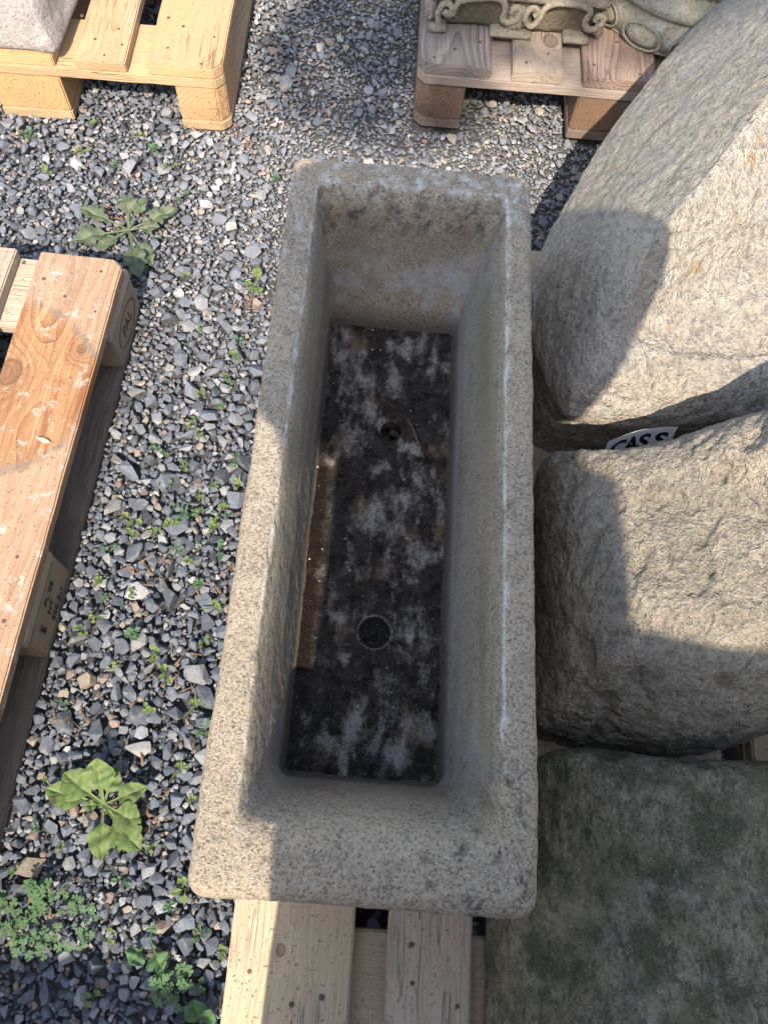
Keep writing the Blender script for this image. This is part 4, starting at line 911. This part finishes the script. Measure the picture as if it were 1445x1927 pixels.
# ------------------------------------------------------------------ behind the camera: photographer and tree, both only seen by their shade
def person():
    J = {'pel': (.075, -.46, .92), 'waist': (.065, -.44, 1.05), 'chest': (.08, -.38, 1.20), 'neckb': (.05, -.32, 1.34), 'neck': (.03, -.30, 1.37), 'head': (.01, -.275, 1.42), 'crown': (.0, -.26, 1.50),
         'shl': (-.09, -.33, 1.33), 'ell': (-.24, -.20, 1.23), 'wrl': (-.12, -.09, 1.24), 'hal': (-.07, -.06, 1.235), 'shr': (.215, -.30, 1.355), 'elr': (.275, -.03, 1.275), 'wrr': (.14, -.04, 1.25), 'har': (.085, -.045, 1.24),
         'hpl': (.02, -.46, .86), 'knl': (-.015, -.42, .50), 'anl': (-.02, -.46, .09), 'tol': (-.03, -.37, .04), 'hpr': (.15, -.46, .86), 'knr': (.165, -.43, .50), 'anr': (.17, -.48, .09), 'tor': (.19, -.39, .04)}
    Rr = {'pel': .135, 'waist': .125, 'chest': .145, 'neckb': .07, 'neck': .055, 'head': .085, 'crown': .07, 'shl': .065, 'ell': .055, 'wrl': .03, 'hal': .03, 'shr': .075, 'elr': .062, 'wrr': .032, 'har': .03, 'hpl': .09, 'knl': .062, 'anl': .045, 'tol': .035, 'hpr': .09, 'knr': .062, 'anr': .045, 'tor': .035}
    E_ = [('pel', 'waist'), ('waist', 'chest'), ('chest', 'neckb'), ('neckb', 'neck'), ('neck', 'head'), ('head', 'crown'), ('chest', 'shl'), ('shl', 'ell'), ('ell', 'wrl'), ('wrl', 'hal'), ('chest', 'shr'), ('shr', 'elr'), ('elr', 'wrr'), ('wrr', 'har'),
          ('pel', 'hpl'), ('hpl', 'knl'), ('knl', 'anl'), ('anl', 'tol'), ('pel', 'hpr'), ('hpr', 'knr'), ('knr', 'anr'), ('anr', 'tor')]
    names = list(J); me = bpy.data.meshes.new('person'); me.from_pydata([J[k] for k in names], [(names.index(a), names.index(b)) for a, b in E_], [])
    o = bpy.data.objects.new('person', me); put(o)
    m = o.modifiers.new('skin', 'SKIN')
    if not me.skin_vertices: 
        bm = bmesh.new(); bm.from_mesh(me); bm.verts.layers.skin.verify(); bm.to_mesh(me); bm.free()
    for i, k in enumerate(names): me.skin_vertices[0].data[i].radius = (Rr[k], Rr[k]*(.72 if k in ('pel', 'waist', 'chest') else 1)); me.skin_vertices[0].data[i].use_root = (k == 'pel')
    sb = o.modifiers.new('sub', 'SUBSURF'); sb.levels = 2; sb.render_levels = 2
    n = NT('navy_clothing'); z = n.sep(n.obj())[2]; c = n.mix(n.ramp(z, .93, .94), (.03, .035, .06), (.10, .11, .13)); c = n.mix(n.ramp(z, 1.36, 1.37), c, (.45, .28, .2)); me.materials.append(n.done(c, n.bump(n.noise(40), .004)))
    tag(o, 'person in dark jacket and hat with brim widened for shade standing at the near end of the trough', 'person')
    # hat, its wide brim shaped to fill out the cast shade
    P = [(.0, .10), (.05, .095), (.085, .07), (.095, .03), (.10, .012), (.15, .004), (.200, .0), (.200, -.003), (.14, .0), (.09, .006), (.08, .02)]; V = []
    for r, z in P:
        for k in range(40): a = 2*pi*k/40; V.append((max(r, .001)*cos(a), max(r, .001)*sin(a), z+.006*sin(2*a)*(r/.18)))
    n = NT('straw_hat'); h = mesh_np('hat', np.array(V), grid_faces(len(P), 40), n.done(n.mix(n.noise(90), (.35, .28, .16), (.45, .37, .24))), o); h.location = (-.005, -.245, 1.452); h.rotation_euler = (-.12, .04, 0)
person()
def backpack():  # added out of view to widen the shade on the middle boulder
    bm = bmesh.new(); bmesh.ops.create_cube(bm, size=1)
    for v in bm.verts:
        hi = v.co.z > 0; v.co = (.135+v.co.x*(.26 if hi else .33)+(0 if hi else .005), -.565+v.co.y*(.10 if hi else .15), 1.50 if hi else .95)
    bmesh.ops.bevel(bm, geom=bm.edges[:], offset=.045, segments=5, affect='EDGES')
    n = NT('pack_cloth'); o = bm_obj('backpack', bm, n.done((.05, .06, .05), n.bump(n.noise(60), .004)), smooth=True)
    tag(o, 'dark green cloth backpack added behind the unseen person to widen the shade', 'backpack')
backpack()
def shade_slab(x0, x1, y, th, zt, label, seed):  # unseen slabs added to shade the right boulders and lower left gravel
    lv = []
    for q in (0, .3, .6, .85, .96, 1):
        e = .0 if q < .9 else .03*(q-.9)*10; z = .0
        r = []
        for a in range(16):
            an = 2*pi*a/16; c, s_ = cos(an), sin(an); cx = (x0+x1)/2; hx = (x1-x0)/2-e; sg = lambda v: math.copysign(abs(v)**.35, v)
            x = cx+hx*sg(c); top = zt(x); r.append((x, y+(th-e)*sg(s_), -.02+(top+.02)*q))
        lv.append(r)
    o = loft_stone('shade_slab', lv, 200, 120, .006, M2, label, 'standing stone', group='slabs added behind the photographer to cast shade', seed=seed); return o
shade_slab(.03, 1.5, -.80, .08, lambda x: 1.435+.03*math.sin(x*9)+.05*x, 'tall broad slab of buff stone added unseen behind the photographer to cast shade', 60)
shade_slab(-1.6, -.13, -.95, .08, lambda x: .80+.04*math.sin(x*9+1)+.06*min(0, x+.3), 'low broad slab of buff stone added unseen to the left behind the photographer to cast shade', 61)
def tree():
    t = empty('leafy_tree', (3.0, -4.6, 0), 0, 'leafy young tree whose long branch overhangs the yard behind the photographer', 'tree')
    n = NT('bark'); mb = n.done(n.mix(n.noise(20, 4), (.10, .08, .06), (.18, .15, .12)), n.bump(n.noise(60), .01))
    def limb(P, r0, r1, nm):
        C = catmull(P, 24, False); V = []
        for i, c in enumerate(C):
            r = r0+(r1-r0)*i/23; tg = C[min(i+1, 23)]-C[max(i-1, 0)]; tg /= np.linalg.norm(tg); a = np.cross(tg, [0, 0, 1.]); a = a/np.linalg.norm(a) if np.linalg.norm(a) > .1 else np.array([1., 0, 0]); b = np.cross(tg, a)
            for k in range(10): q = 2*pi*k/10; V.append(c+a*r*cos(q)+b*r*sin(q))
        mesh_np(nm, np.array(V), grid_faces(24, 10), mb, t)
    limb([(0, 0, -.1), (.05, .05, 1.4), (-.05, .1, 2.8), (.0, .2, 4.4)], .11, .06, 'trunk')
    limb([(-.02, .1, 2.8), (-.9, 1.0, 3.9), (-1.8, 2.1, 4.4), (-3.2, 2.35, 4.5)], .05, .012, 'branch'); limb([(0, .15, 3.6), (.5, .6, 4.2), (.9, .9, 4.5)], .04, .01, 'branch')
    n = NT('tree_leaf'); ml = n.done((.07, .13, .035)); Vs, Fs = [], []; b = 0; rg = random.Random(9)
    clumps = [((-3.12, 2.16, 4.45), (.30, .28, .22), 420), ((-2.75, 2.38, 4.5), (.36, .30, .28), 420), ((-2.25, 2.36, 4.5), (.42, .30, .3), 460), ((-1.5, 2.2, 4.5), (.45, .5, .35), 400), ((0, .3, 4.8), (.9, .7, .7), 900), ((.7, .9, 4.6), (.5, .45, .4), 300)]
    for (c, s, k_) in clumps:
        for k in range(k_):
            d = Vector((rg.gauss(0, 1), rg.gauss(0, 1), rg.gauss(0, 1))).normalized()*rg.random()**.45
            p = np.array([c[0]+d.x*s[0], c[1]+d.y*s[1], c[2]+d.z*s[2]]); u = Vector((rg.gauss(0, 1), rg.gauss(0, 1), rg.gauss(0, .6))).normalized(); v = u.orthogonal().normalized()
            L_ = rg.uniform(.03, .05); W_ = L_*.45; u = np.array(u); v = np.array(v)
            Vs.append(np.array([p-u*L_, p-v*W_, p+u*L_, p+v*W_])); Fs.append(np.array([[0, 1, 2, 3]])+b); b += 4
    mesh_np('crown', np.concatenate(Vs), np.concatenate(Fs), ml, t, smooth=False)
tree()
